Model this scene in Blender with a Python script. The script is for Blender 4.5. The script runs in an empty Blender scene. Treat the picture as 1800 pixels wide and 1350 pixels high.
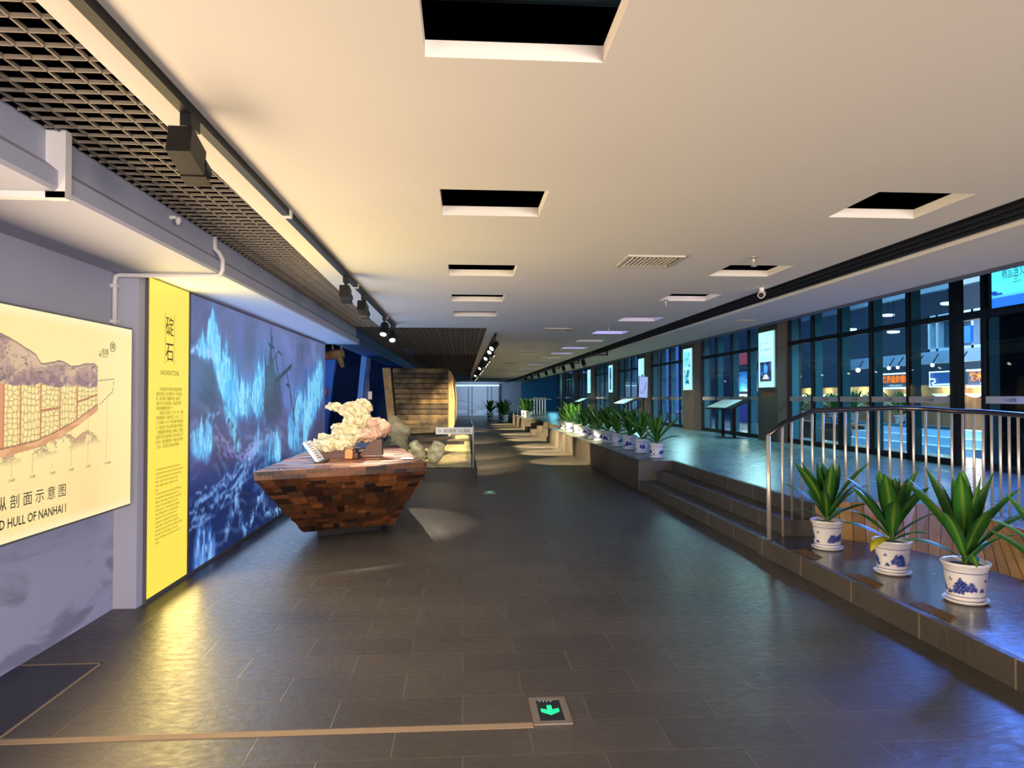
import bpy, bmesh, math, random
import numpy as np
from mathutils import Vector, Matrix
random.seed(7)
PI = math.pi
SC = bpy.context.scene
COL = SC.collection
CZ = 2.72            # ceiling height
GAIN = 2.2           # overall lamp power

# ------------------------------------------------------------------ helpers
def lin(r, g=None, b=None):
    if g is None: r, g, b = r
    f = lambda c: (c/255)/12.92 if c/255 <= .04045 else ((c/255+.055)/1.055)**2.4
    return (f(r), f(g), f(b))

MATS = {}
def mat(name, col, rough=.6, metal=0., spec=.5, emit=None, es=0., noise=None, bump=None, attr=None, coat=0.):
    """col: sRGB 0-255. noise=(scale, other colour, contrast). bump=(scale, strength). attr: name of a colour attribute."""
    m = bpy.data.materials.new(name); m.use_nodes = True
    nt = m.node_tree; b = nt.nodes['Principled BSDF']
    b.inputs['Base Color'].default_value = (*lin(col), 1)
    b.inputs['Roughness'].default_value = rough
    b.inputs['Metallic'].default_value = metal
    b.inputs['Specular IOR Level'].default_value = spec
    if coat: b.inputs['Coat Weight'].default_value = coat; b.inputs['Coat Roughness'].default_value = .12
    tc = None
    def coord():
        nonlocal tc
        if tc is None: tc = nt.nodes.new('ShaderNodeTexCoord')
        return tc.outputs['Object']
    if attr:
        a = nt.nodes.new('ShaderNodeAttribute'); a.attribute_name = attr
        nt.links.new(a.outputs['Color'], b.inputs['Base Color'])
    if noise:
        n = nt.nodes.new('ShaderNodeTexNoise'); n.inputs['Scale'].default_value = noise[0]; n.inputs['Detail'].default_value = 6
        nt.links.new(coord(), n.inputs['Vector'])
        r = nt.nodes.new('ShaderNodeValToRGB'); k = noise[2] if len(noise) > 2 else .25
        r.color_ramp.elements[0].position = .5-k; r.color_ramp.elements[1].position = .5+k
        r.color_ramp.elements[0].color = (*lin(col), 1); r.color_ramp.elements[1].color = (*lin(noise[1]), 1)
        nt.links.new(n.outputs['Fac'], r.inputs['Fac'])
        if attr:
            mx = nt.nodes.new('ShaderNodeMix'); mx.data_type = 'RGBA'; mx.blend_type = 'MULTIPLY'; mx.inputs['Factor'].default_value = 1
            nt.links.new(a.outputs['Color'], mx.inputs['A']); nt.links.new(r.outputs['Color'], mx.inputs['B'])
            nt.links.new(mx.outputs['Result'], b.inputs['Base Color'])
        else:
            nt.links.new(r.outputs['Color'], b.inputs['Base Color'])
    if bump:
        n = nt.nodes.new('ShaderNodeTexNoise'); n.inputs['Scale'].default_value = bump[0]; n.inputs['Detail'].default_value = 5
        nt.links.new(coord(), n.inputs['Vector'])
        bp = nt.nodes.new('ShaderNodeBump'); bp.inputs['Strength'].default_value = bump[1]; bp.inputs['Distance'].default_value = bump[2] if len(bump) > 2 else .02
        nt.links.new(n.outputs['Fac'], bp.inputs['Height']); nt.links.new(bp.outputs['Normal'], b.inputs['Normal'])
    if emit is not None:
        b.inputs['Emission Strength'].default_value = es
        if emit == 'attr':
            nt.links.new(a.outputs['Color'], b.inputs['Emission Color'])
            nt.links.remove(b.inputs['Base Color'].links[0]); b.inputs['Base Color'].default_value = (.02, .02, .02, 1)
        else:
            b.inputs['Emission Color'].default_value = (*lin(emit), 1)
    MATS[name] = m
    return m

def glass_mat(name, tint, refl=.03):
    m = bpy.data.materials.new(name); m.use_nodes = True
    nt = m.node_tree; nt.nodes.clear()
    o = nt.nodes.new('ShaderNodeOutputMaterial'); t = nt.nodes.new('ShaderNodeBsdfTransparent'); g = nt.nodes.new('ShaderNodeBsdfGlossy')
    g.inputs['Roughness'].default_value = .02
    t.inputs['Color'].default_value = (*lin(tint), 1)
    lw = nt.nodes.new('ShaderNodeLayerWeight'); pw = nt.nodes.new('ShaderNodeMath'); pw.operation = 'POWER'; pw.inputs[1].default_value = 4
    f = nt.nodes.new('ShaderNodeMath'); f.operation = 'MULTIPLY_ADD'; f.inputs[1].default_value = .7; f.inputs[2].default_value = refl
    nt.links.new(lw.outputs['Facing'], pw.inputs[0]); nt.links.new(pw.outputs[0], f.inputs[0])
    mx = nt.nodes.new('ShaderNodeMixShader')
    nt.links.new(f.outputs[0], mx.inputs[0]); nt.links.new(t.outputs[0], mx.inputs[1]); nt.links.new(g.outputs[0], mx.inputs[2])
    nt.links.new(mx.outputs[0], o.inputs['Surface'])
    MATS[name] = m
    return m

def tag(o, label=None, cat=None, group=None, kind=None):
    if label: o['label'] = label
    if cat: o['category'] = cat
    if group: o['group'] = group
    if kind: o['kind'] = kind
    return o

def thing(name, label, cat, loc=(0, 0, 0), rotz=0, group=None):
    o = bpy.data.objects.new(name, None); o.empty_display_size = .1
    COL.objects.link(o); o.location = loc; o.rotation_euler = (0, 0, rotz)
    return tag(o, label, cat, group)

def mesh_obj(name, me, m=None, parent=None, world=True):
    """world=True: vertices are world coordinates, even under a parent that only has a location"""
    o = bpy.data.objects.new(name, me); COL.objects.link(o)
    if m is not None:
        me.materials.clear(); me.materials.append(m)
    if parent is not None:
        o.parent = parent
        if world:
            p = parent
            off = Vector((0, 0, 0))
            while p is not None: off += Vector(p.location); p = p.parent
            if off.length > 0: me.transform(Matrix.Translation(-off))
    return o

def obj(name, bm, m=None, parent=None, world=True, smooth=False, bevel=0):
    me = bpy.data.meshes.new(name)
    if bevel:
        bmesh.ops.bevel(bm, geom=[e for e in bm.edges if len(e.link_faces) == 2 and e.calc_face_angle(0) > .6], offset=bevel, segments=2, affect='EDGES', profile=.6)
    bm.to_mesh(me); bm.free()
    if smooth:
        me.shade_smooth()
    return mesh_obj(name, me, m, parent, world)

def struct(name, bm, m, parent=None, **k):
    o = obj(name, bm, m, parent, **k)
    if parent is None: o['kind'] = 'structure'
    return o

def B(): return bmesh.new()

def box(bm, x0, x1, y0, y1, z0, z1, mtx=None):
    vs = [bm.verts.new((x, y, z)) for x in (x0, x1) for y in (y0, y1) for z in (z0, z1)]
    if mtx is not None:
        for v in vs: v.co = mtx @ v.co
    for f in ((0, 1, 3, 2), (4, 6, 7, 5), (0, 4, 5, 1), (2, 3, 7, 6), (0, 2, 6, 4), (1, 5, 7, 3)):
        bm.faces.new([vs[i] for i in f])
    return vs

def tube(bm, pts, r, n=10, cap=True):
    pts = [Vector(p) for p in pts]; rings = []
    rr = r if isinstance(r, (list, tuple)) else [r]*len(pts)
    up = None
    for i, p in enumerate(pts):
        d = (pts[min(i+1, len(pts)-1)]-pts[max(i-1, 0)]).normalized()
        if up is None: up = Vector((0, 0, 1)) if abs(d.z) < .9 else Vector((1, 0, 0))
        a = d.cross(up).normalized(); up = a.cross(d).normalized()
        rings.append([bm.verts.new(p + rr[i]*(a*math.cos(2*PI*k/n)+up*math.sin(2*PI*k/n))) for k in range(n)])
    for q, s in zip(rings, rings[1:]):
        for k in range(n): bm.faces.new((q[k], q[(k+1) % n], s[(k+1) % n], s[k]))
    if cap:
        bm.faces.new(rings[0][::-1]); bm.faces.new(rings[-1])
    return rings

def lathe(bm, prof, n=32, c=(0, 0, 0), cap0=True, cap1=True):
    rings = [[bm.verts.new((c[0]+r*math.cos(2*PI*k/n), c[1]+r*math.sin(2*PI*k/n), c[2]+z)) for k in range(n)] for r, z in prof]
    for q, s in zip(rings, rings[1:]):
        for k in range(n): bm.faces.new((q[k], q[(k+1) % n], s[(k+1) % n], s[k]))
    if cap0: bm.faces.new(rings[0][::-1])
    if cap1: bm.faces.new(rings[-1])
    return rings

def prism(bm, poly, z0, z1):
    """poly of (x, y), extruded in z"""
    lo = [bm.verts.new((x, y, z0)) for x, y in poly]; hi = [bm.verts.new((x, y, z1)) for x, y in poly]
    n = len(poly)
    bm.faces.new(lo[::-1]); bm.faces.new(hi)
    for i in range(n): bm.faces.new((lo[i], lo[(i+1) % n], hi[(i+1) % n], hi[i]))
    bmesh.ops.recalc_face_normals(bm, faces=bm.faces)

def prism_axis(bm, prof, axis, a0, a1):
    """extrude a 2D profile along X or Y; profile is (other, z)"""
    def P(p, a): return (a, p[0], p[1]) if axis == 'x' else (p[0], a, p[1])
    lo = [bm.verts.new(P(p, a0)) for p in prof]; hi = [bm.verts.new(P(p, a1)) for p in prof]; n = len(prof)
    bm.faces.new(lo[::-1]); bm.faces.new(hi)
    for i in range(n): bm.faces.new((lo[i], lo[(i+1) % n], hi[(i+1) % n], hi[i]))
    bmesh.ops.recalc_face_normals(bm, faces=bm.faces)

def plate_holes(bm, x0, x1, y0, y1, z0, z1, holes, cut=None):
    xs = sorted({x0, x1, *[v for h in holes for v in h[:2]]}); ys = sorted({y0, y1, *[v for h in holes for v in h[2:4]]})
    def solid(i, j):
        if not (0 <= i < len(xs)-1 and 0 <= j < len(ys)-1): return False
        cx = (xs[i]+xs[i+1])/2; cy = (ys[j]+ys[j+1])/2
        return not any(h[0] < cx < h[1] and h[2] < cy < h[3] for h in holes)
    V = {}
    def v(i, j, z):
        k = (i, j, z)
        if k not in V: V[k] = bm.verts.new((xs[i], ys[j], z))
        return V[k]
    for i in range(len(xs)-1):
        for j in range(len(ys)-1):
            if not solid(i, j): continue
            bm.faces.new((v(i, j, z0), v(i, j+1, z0), v(i+1, j+1, z0), v(i+1, j, z0)))
            bm.faces.new((v(i, j, z1), v(i+1, j, z1), v(i+1, j+1, z1), v(i, j+1, z1)))
            for (di, dj, a, b) in ((-1, 0, (i, j), (i, j+1)), (1, 0, (i+1, j+1), (i+1, j)), (0, -1, (i+1, j), (i, j)), (0, 1, (i, j+1), (i+1, j+1))):
                if not solid(i+di, j+dj):
                    bm.faces.new((v(*a, z0), v(*a, z1), v(*b, z1), v(*b, z0)))
    bmesh.ops.recalc_face_normals(bm, faces=bm.faces)

_font_probe = None
def text(body, h, origin, right, up, m, parent, name='lettering', width=None, align='LEFT', spacing=1., line=1., bold=0., off=.0015):
    """flat lettering: h = line height in metres, origin = world point of the first baseline (left / centre / right)"""
    cu = bpy.data.curves.new(name, 'FONT'); cu.body = body; cu.size = 1; cu.align_x = align
    cu.space_character = spacing; cu.space_line = line; cu.offset = bold; cu.resolution_u = 2
    to = bpy.data.objects.new(name, cu); COL.objects.link(to)
    dg = bpy.context.evaluated_depsgraph_get(); dg.update()
    me = bpy.data.meshes.new_from_object(to.evaluated_get(dg), depsgraph=dg)
    COL.objects.unlink(to); bpy.data.objects.remove(to)
    right = Vector(right).normalized(); up = Vector(up).normalized(); nrm = right.cross(up)
    sx = h
    if width and len(me.vertices):
        xs = [v.co.x for v in me.vertices]; sx = width/(max(xs)-min(xs))
    o = Vector(origin)+nrm*off
    for v in me.vertices: v.co = o+right*(v.co.x*sx)+up*(v.co.y*h)
    me.name = name
    return mesh_obj(name, me, m, parent)

# ---- numpy painting on dense grids
def vnoise(U, V, seed=0):
    rs = np.random.RandomState(seed); T = rs.rand(256, 256)
    iu = np.floor(U).astype(int); iv = np.floor(V).astype(int); fu = U-iu; fv = V-iv
    fu = fu*fu*(3-2*fu); fv = fv*fv*(3-2*fv)
    a = T[iu % 256, iv % 256]; b = T[(iu+1) % 256, iv % 256]; c = T[iu % 256, (iv+1) % 256]; d = T[(iu+1) % 256, (iv+1) % 256]
    return (a*(1-fu)+b*fu)*(1-fv)+(c*(1-fu)+d*fu)*fv
def fbm(U, V, seed=0, o=5):
    s = 0; a = .5; t = 0
    for k in range(o):
        s = s+a*vnoise(U*2**k, V*2**k, seed+k); t += a; a *= .5
    return s/t
def sm(a, b, x):
    t = np.clip((x-a)/(b-a), 0, 1); return t*t*(3-2*t)
def inpoly(U, V, P):
    r = np.zeros(U.shape, bool); n = len(P); j = n-1
    for i in range(n):
        (xi, yi), (xj, yj) = P[i], P[j]
        if yi != yj:
            r ^= ((yi > V) != (yj > V)) & (U < (xj-xi)*(V-yi)/(yj-yi)+xi)
        j = i
    return r
def dpoly(U, V, P):
    d = np.full(U.shape, 1e9)
    for (x0, y0), (x1, y1) in zip(P, P[1:]):
        L = (x1-x0)**2+(y1-y0)**2+1e-12
        t = np.clip(((U-x0)*(x1-x0)+(V-y0)*(y1-y0))/L, 0, 1)
        d = np.minimum(d, np.hypot(U-x0-t*(x1-x0), V-y0-t*(y1-y0)))
    return d
def C3(*c): return np.array(c, float)
def mixc(img, c, k): return img+(np.asarray(c, float)-img)*k[..., None]

def grid_paint(name, O, R, Uv, w, h, nu, nv, fn, m, parent=None):
    """a picture: fn(U, V) in metres gives sRGB 0-255; the grid spans origin O + R*u + Uv*v"""
    u = np.linspace(0, w, nu) if isinstance(nu, int) else np.concatenate([np.linspace(0, w*.74, nu[0], endpoint=False), np.linspace(w*.74, w, nu[1])]); nu = len(u); v = np.linspace(0, h, nv); V, U = np.meshgrid(v, u, indexing='ij')
    img = np.clip(fn(U, V), 0, 255)/255.
    L = np.where(img <= .04045, img/12.92, ((img+.055)/1.055)**2.4).reshape(-1, 3)
    O = np.array(O, float); R = np.array(R, float); Uv = np.array(Uv, float)
    co = (O+U[..., None]*R+V[..., None]*Uv).reshape(-1, 3)
    i = np.arange(nv-1)[:, None]*nu+np.arange(nu-1)[None, :]
    f = np.stack([i, i+1, i+1+nu, i+nu], -1).reshape(-1, 4)
    me = bpy.data.meshes.new(name)
    me.vertices.add(len(co)); me.vertices.foreach_set('co', co.ravel())
    me.loops.add(f.size); me.loops.foreach_set('vertex_index', f.ravel())
    me.polygons.add(len(f)); me.polygons.foreach_set('loop_start', np.arange(0, f.size, 4)); me.polygons.foreach_set('loop_total', np.full(len(f), 4))
    me.update(calc_edges=True)
    a = me.color_attributes.new('Col', 'FLOAT_COLOR', 'POINT')
    a.data.foreach_set('color', np.concatenate([L, np.ones((len(L), 1))], 1).ravel())
    return mesh_obj(name, me, m, parent)

def copy_thing(root, loc, rotz=0, label=None, group=None, scale=None):
    r = root.copy(); COL.objects.link(r); r.location = loc; r.rotation_euler = (0, 0, rotz)
    if scale: r.scale = (scale,)*3
    if label: r['label'] = label
    if group: r['group'] = group
    for ch in list(root.children):
        c = ch.copy(); COL.objects.link(c); c.parent = r
        if c.data is not None and ch.type == 'LIGHT': c.data = ch.data
        for g in list(ch.children):
            d = g.copy(); COL.objects.link(d); d.parent = c
    return r

def light(name, kind, loc, energy, col, parent=None, target=None, size=.1, spot=60, blend=.6, size_y=None):
    l = bpy.data.lights.new(name, kind); l.energy = energy*GAIN; l.color = col
    if kind == 'AREA':
        l.size = size
        if size_y: l.shape = 'RECTANGLE'; l.size_y = size_y
    else: l.shadow_soft_size = size
    if kind == 'SPOT': l.spot_size = math.radians(spot); l.spot_blend = blend
    o = bpy.data.objects.new(name, l); COL.objects.link(o)
    d = Vector(target)-Vector(loc) if target is not None else Vector((0, 0, -1))
    o.rotation_euler = d.to_track_quat('-Z', 'Y').to_euler()
    if parent is not None:
        o.parent = parent; o.location = Vector(loc)-Vector(parent.location)
    else: o.location = loc
    return o

# ------------------------------------------------------------------ materials
white_ceiling = mat('ceiling_paint', (226, 222, 214), .85, noise=(.8, (232, 228, 220), .3))
fascia_paint = mat('fascia_paint', (164, 170, 192), .7)
wall_paint = mat('wall_paint', (172, 174, 192), .8)
blue_paint = mat('blue_paint', (20, 70, 140), .6, noise=(1.5, (12, 45, 105), .3))
black_void = mat('black_void', (2, 2, 3), 1., spec=0)
black_metal = mat('black_metal', (6, 6, 7), .55, spec=.35)
grille_metal = mat('grille_metal', (124, 116, 104), .5)
slot_black = mat('channel_black', (8, 9, 14), .7)
plank_gap = mat('plank_gap', (20, 15, 10), .9)
pipe_white = mat('white_conduit', (214, 212, 212), .5)
box_edge = mat('lightbox_edge', (104, 102, 102), .4, .4)
steel = mat('stainless_steel', (232, 222, 200), .34, .7)
rail_dark = mat('handrail_steel', (92, 88, 86), .3, 1.)
dark_frame = mat('dark_mullion', (14, 20, 28), .4)
column_paint = mat('column_cladding', (92, 84, 76), .6)
fin_teal = mat('glass_fin', (112, 160, 172), .3)
glass_win = glass_mat('window_glass', (196, 218, 224))
glass_case = glass_mat('case_glass', (252, 254, 253))
ink = mat('print_ink', (70, 55, 40), .8)
ink_brown = mat('faded_ink', (120, 95, 40), .8)
ink_dark = mat('dark_ink', (40, 38, 36), .8)
ink_blue = mat('blue_ink', (20, 70, 120), .8)
frost = mat('frosted_film', (196, 194, 196), .7)
sprink_metal = mat('sprinkler_metal', (190, 185, 175), .35, .7)
vent_metal = mat('vent_metal', (198, 190, 178), .5)
white_plastic = mat('white_plastic', (225, 222, 215), .4)
soil_m = mat('potting_soil', (50, 38, 28), .95, bump=(60, .6))
leaf_m = mat('leaf', (255, 255, 255), .38, attr='Col', spec=.45)
yellow_leaf = mat('yellow_leaf', (196, 168, 40), .5, noise=(12, (120, 130, 30), .2))
pot_m = mat('painted_porcelain', (255, 255, 255), .22, attr='Col', coat=.4)
porcelain = mat('plain_porcelain', (224, 220, 216), .25, coat=.4)
wood_attr = mat('wood_block', (255, 255, 255), .42, attr='Col', bump=(45, .25, .01), noise=(18, (190, 180, 170), .35))
stone_m = mat('encrusted_stone', (224, 212, 172), .95, noise=(16, (160, 142, 104), .22), bump=(40, 1., .03))
stone_pink = mat('shell_crust', (206, 176, 150), .85, noise=(14, (150, 110, 90), .2), bump=(26, .9, .03))
stone_grey = mat('grey_rock', (150, 140, 112), .9, noise=(6, (90, 84, 68), .25), bump=(18, .8, .03))
sand_m = mat('sand', (176, 158, 112), .95, noise=(5, (130, 116, 84), .25), bump=(40, .6, .02))
plank_dark = mat('dark_plank', (70, 58, 44), .8, noise=(7, (40, 32, 24), .25))
peg_wood = mat('peg_wood', (186, 104, 48), .5)
log_wood = mat('old_wood', (150, 116, 74), .8, noise=(9, (90, 66, 40), .25), bump=(20, .5))
red_plastic = mat('red_plastic', (190, 30, 24), .4)
stripe_m = mat('brown_stripe', (120, 88, 56), .8, noise=(30, (80, 60, 42), .2))
lens_white = mat('lamp_lens', (255, 255, 255), .3, emit=(255, 240, 218), es=14)
sign_arrow = mat('green_arrow', (20, 200, 130), .4, emit=(20, 255, 150), es=.9)

def floor_mat(name, c0, c1, mortar, bw, rh, rough0, rough1, bump=.35, joint=.005, bscale=14, off=.5, dim=.25, turn=False):
    m = bpy.data.materials.new(name); m.use_nodes = True
    nt = m.node_tree; N = nt.nodes; L = nt.links; b = N['Principled BSDF']
    tc = N.new('ShaderNodeTexCoord')
    br = N.new('ShaderNodeTexBrick'); br.offset = off; br.squash = 1
    br.inputs['Color1'].default_value = (*lin(c0), 1); br.inputs['Color2'].default_value = (*lin(c1), 1); br.inputs['Mortar'].default_value = (*lin(mortar), 1)
    br.inputs['Scale'].default_value = 1; br.inputs['Brick Width'].default_value = bw; br.inputs['Row Height'].default_value = rh
    br.inputs['Mortar Size'].default_value = joint; br.inputs['Mortar Smooth'].default_value = .4; br.inputs['Bias'].default_value = 0
    mq = N.new('ShaderNodeMapping'); mq.inputs['Rotation'].default_value = (0, 0, PI/2 if turn else 0)
    L.new(tc.outputs['Object'], mq.inputs['Vector']); L.new(mq.outputs['Vector'], br.inputs['Vector'])
    n1 = N.new('ShaderNodeTexNoise'); n1.inputs['Scale'].default_value = .9; n1.inputs['Detail'].default_value = 5
    L.new(tc.outputs['Object'], n1.inputs['Vector'])
    mr = N.new('ShaderNodeMapRange'); mr.inputs['From Min'].default_value = .3; mr.inputs['From Max'].default_value = .7; mr.inputs['To Min'].default_value = 1-dim; mr.inputs['To Max'].default_value = 1+dim
    L.new(n1.outputs['Fac'], mr.inputs['Value'])
    mx = N.new('ShaderNodeMix'); mx.data_type = 'RGBA'; mx.blend_type = 'MULTIPLY'; mx.inputs['Factor'].default_value = 1
    L.new(br.outputs['Color'], mx.inputs['A']); L.new(mr.outputs['Result'], mx.inputs['B'])
    L.new(mx.outputs['Result'], b.inputs['Base Color'])
    n2 = N.new('ShaderNodeTexNoise'); n2.inputs['Scale'].default_value = bscale; n2.inputs['Detail'].default_value = 6; n2.inputs['Roughness'].default_value = .6
    mp = N.new('ShaderNodeMapping'); mp.inputs['Scale'].default_value = (1, 1.6, 1)
    L.new(tc.outputs['Object'], mp.inputs['Vector']); L.new(mp.outputs['Vector'], n2.inputs['Vector'])
    bp = N.new('ShaderNodeBump'); bp.inputs['Strength'].default_value = bump; bp.inputs['Distance'].default_value = .01
    ad = N.new('ShaderNodeMath'); ad.operation = 'SUBTRACT'
    ml = N.new('ShaderNodeMath'); ml.operation = 'MULTIPLY'; ml.inputs[1].default_value = .4
    L.new(br.outputs['Fac'], ml.inputs[0]); L.new(n2.outputs['Fac'], ad.inputs[0]); L.new(ml.outputs[0], ad.inputs[1])
    L.new(ad.outputs[0], bp.inputs['Height']); L.new(bp.outputs['Normal'], b.inputs['Normal'])
    m2 = N.new('ShaderNodeMapRange'); m2.inputs['From Min'].default_value = .3; m2.inputs['From Max'].default_value = .7; m2.inputs['To Min'].default_value = rough0; m2.inputs['To Max'].default_value = rough1
    L.new(n2.outputs['Fac'], m2.inputs['Value']); L.new(m2.outputs['Result'], b.inputs['Roughness'])
    b.inputs['Specular IOR Level'].default_value = .6
    MATS[name] = m
    return m
floor_m = floor_mat('slate_floor', (74, 68, 60), (64, 59, 53), (86, 79, 69), .62, .31, .3, .48)
plat_m = floor_mat('platform_tiles', (112, 124, 116), (98, 112, 106), (84, 90, 84), 1.2, .6, .24, .36, bump=.04, bscale=5)
land_m = floor_mat('landing_tiles', (52, 52, 56), (46, 46, 50), (40, 40, 40), 1.6, .8, .16, .28, bump=.12, bscale=22)
step_m = floor_mat('step_stone', (76, 69, 58), (66, 60, 51), (128, 116, 98), .8, 5, .4, .6, bump=.4, bscale=12, joint=.009, turn=True)

# ------------------------------------------------------------------ camera, world
F = 1250.
yaw = math.atan(87/F); pit = math.atan(23/F*math.cos(yaw))
cam = bpy.data.cameras.new('camera'); co = bpy.data.objects.new('camera', cam); COL.objects.link(co)
cam.sensor_fit = 'HORIZONTAL'; cam.sensor_width = 36; cam.lens = 36*F/1800; cam.clip_start = .05; cam.clip_end = 200
co.location = (0, 0, 1.55); co.rotation_euler = (PI/2+pit, 0, -yaw)
SC.camera = co
SC.view_settings.view_transform = 'Standard'; SC.view_settings.look = 'None'; SC.view_settings.gamma = 1; SC.view_settings.use_curve_mapping = False
SC.view_settings.exposure = 0.
W = bpy.data.worlds.new('world'); SC.world = W; W.use_nodes = True
bg = W.node_tree.nodes['Background']; bg.inputs['Color'].default_value = (.16, .28, 1.0, 1); bg.inputs['Strength'].default_value = 1.3

# ------------------------------------------------------------------ floor, landing, platform
bm = B(); box(bm, -5.5, 2.95, -4, 60, -.2, 0); struct('floor', bm, floor_m)
bm = B()
box(bm, 2.95, 4.9, -4, 6.92, -.2, .16)
struct('floor_landing', bm, land_m)
wall_top = [(3.52, 6.92), (3.75, 6.92), (4.25, 6.9), (4.55, 6.78), (4.7, 6.45), (4.62, 6.05), (4.5, 5.6), (4.4, 5.0), (4.32, 4.2), (4.25, 3.0), (4.2, 0), (4.2, -4)]
wall_bot = [(3.52, 6.90), (3.73, 6.72), (4.05, 6.34), (4.16, 5.95), (4.22, 5.55), (4.26, 5.1), (4.26, 4.6), (4.26, 4.2), (4.25, 3.6), (4.22, 2.8), (4.2, 0), (4.2, -4)]
bm = B()
poly = wall_top[::-1]+[(3.52, 11.72), (2.95, 11.72), (2.95, 24.3), (3.52, 24.3), (3.52, 34.2), (2.95, 34.2), (2.95, 41.5), (3.52, 41.5), (3.52, 58), (9.0, 58), (9.0, -4)]
prism(bm, poly, .0, .48)
bmesh.ops.triangulate(bm, faces=[f for f in bm.faces if len(f.verts) > 4])
struct('floor_platform', bm, plat_m)
# steps: two treads below the platform edge, in two openings
def steps(y0, y1, n):
    bm = B(); box(bm, 2.95, 3.53, y0, y1, -.05, .16); o = struct('trim_%d' % n, bm, step_m)
    bm = B(); box(bm, 3.235, 3.53, y0, y1, .16, .32); struct('trim_%d' % (n+1), bm, step_m)
    bm = B(); box(bm, 3.50, 3.56, y0, y1, .32, .484); struct('trim_%d' % (n+2), bm, step_m)
steps(6.92, 11.72, 1); steps(24.3, 34.2, 4); steps(41.5, 58, 7)
bm = B(); box(bm, 2.925, 2.97, -4, 6.92, -.05, .163); struct('trim_10', bm, step_m)          # kerb stone face of the landing
for k, (a, b_) in enumerate(((11.70, 24.32), (34.18, 41.5))):
    bm = B(); box(bm, 2.925, 3.0, a+.05, b_, -.05, .484); box(bm, 2.925, 3.56, a, a+.05, -.05, .484); struct('trim_%d' % (11+k), bm, step_m)
# wooden plank wall under the railing
bm = B(); lay = bm.loops.layers.float_color.new('Col')
def resample(P, n):
    P = [Vector((*p, 0)) for p in P]; d = [0]
    for a, b_ in zip(P, P[1:]): d.append(d[-1]+(b_-a).length)
    out = []
    for k in range(n):
        s = d[-1]*k/(n-1)
        for i in range(len(P)-1):
            if d[i+1] >= s-1e-9:
                t = (s-d[i])/max(d[i+1]-d[i], 1e-9); q = P[i].lerp(P[i+1], t); out.append((q.x, q.y)); break
    return out
NP = 96
wt, wb = resample(wall_top, NP), resample(wall_bot, NP)
for i in range(NP-1):
    k_ = random.uniform(.82, 1.06); c = lin(*(k_*x for x in (190, 152, 98)))
    (a, b_), (c0, d0) = (wt[i], wt[i+1]), (wb[i], wb[i+1])
    g = .03
    L_ = lambda p, q, t: (p[0]+(q[0]-p[0])*t, p[1]+(q[1]-p[1])*t)
    vs = [bm.verts.new((*p, z)) for p, z in ((L_(c0, d0, g), .16), (L_(c0, d0, 1-g), .16), (L_(a, b_, 1-g), .492), (L_(a, b_, g), .492))]
    f = bm.faces.new(vs)
    back = [bm.verts.new((v.co.x+.03, v.co.y+.03, v.co.z)) for v in vs]
    bm.faces.new(back[::-1])
    for k in range(4): bm.faces.new((vs[k], back[k], back[(k+1) % 4], vs[(k+1) % 4]))
    for f in bm.faces:
        pass
    for v in vs+back:
        for l in v.link_loops: l[lay] = (*c, 1)
bmesh.ops.recalc_face_normals(bm, faces=bm.faces)
plank_m = mat('plank_wall', (255, 255, 255), .5, attr='Col', noise=(6, (205, 190, 160), .3))
struct('wall_landing', bm, plank_m)
# long shallow joint running to the floor sign
bm = B(); box(bm, -2.1, .335, 3.345, 3.395, 0, .003); struct('trim_13', bm, mat('joint_filler', (150, 130, 104), .7))

# ------------------------------------------------------------------ ceiling
SL_L = [(-.13, .49, a, a+.57) for a in (1.87, 4.0, 6.28, 8.12, 9.73)]
SL_R_y = [1.7, 3.88, 6.13, 7.9, 10.22, 12.42, 14.3, 16.5, 18.6, 20.7, 22.8, 25, 27.2, 29.4, 31.6, 33.8, 36]
SL_R = [(2.37, 2.95, a, a+.57) for a in SL_R_y]
bm = B()
plate_holes(bm, -1.38, 3.28, -4, 58, CZ, CZ+.06, SL_L+SL_R+[(-1.38, .42, 12.05, 38.2)])
for v in bm.verts:
    if v.co.x < -1.37 and v.co.y < 8.5: v.co.x = -1.255-.0172*(v.co.y-2)
struct('ceiling', bm, white_ceiling)
bm = B(); box(bm, 3.78, 4.8, -4, 58, CZ, CZ+.08); struct('ceiling_strip', bm, white_ceiling)
bm = B(); box(bm, 4.8, 4.83, -4, 58, CZ-.035, CZ+.1); struct('trim_20', bm, mat('strip_edge_shade', (74, 84, 106), .7))  # edge trim: its bluish shade is put into the colour
bm = B(); box(bm, 4.8, 9.2, -4, 60, 3.75, 3.85); struct('ceiling_upper', bm, mat('upper_ceiling', (70, 84, 104), .8))
bm = B(); box(bm, -5.5, 4.86, -4.2, 60, 3.45, 3.5); struct('ceiling_plenum', bm, black_void)
bm = B(); box(bm, 4.82, 4.86, -4.2, 60, CZ+.1, 3.75); struct('wall_bulkhead', bm, mat('bulkhead', (60, 70, 90), .8))
# black channel with long slats
bm = B()
for x in (3.34, 3.46, 3.58, 3.70): box(bm, x, x+.02, -4, 58, CZ+.02, CZ+.06)
box(bm, 3.26, 3.80, -4, 58, CZ+.12, CZ+.14)
struct('trim_14', bm, slot_black)
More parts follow.
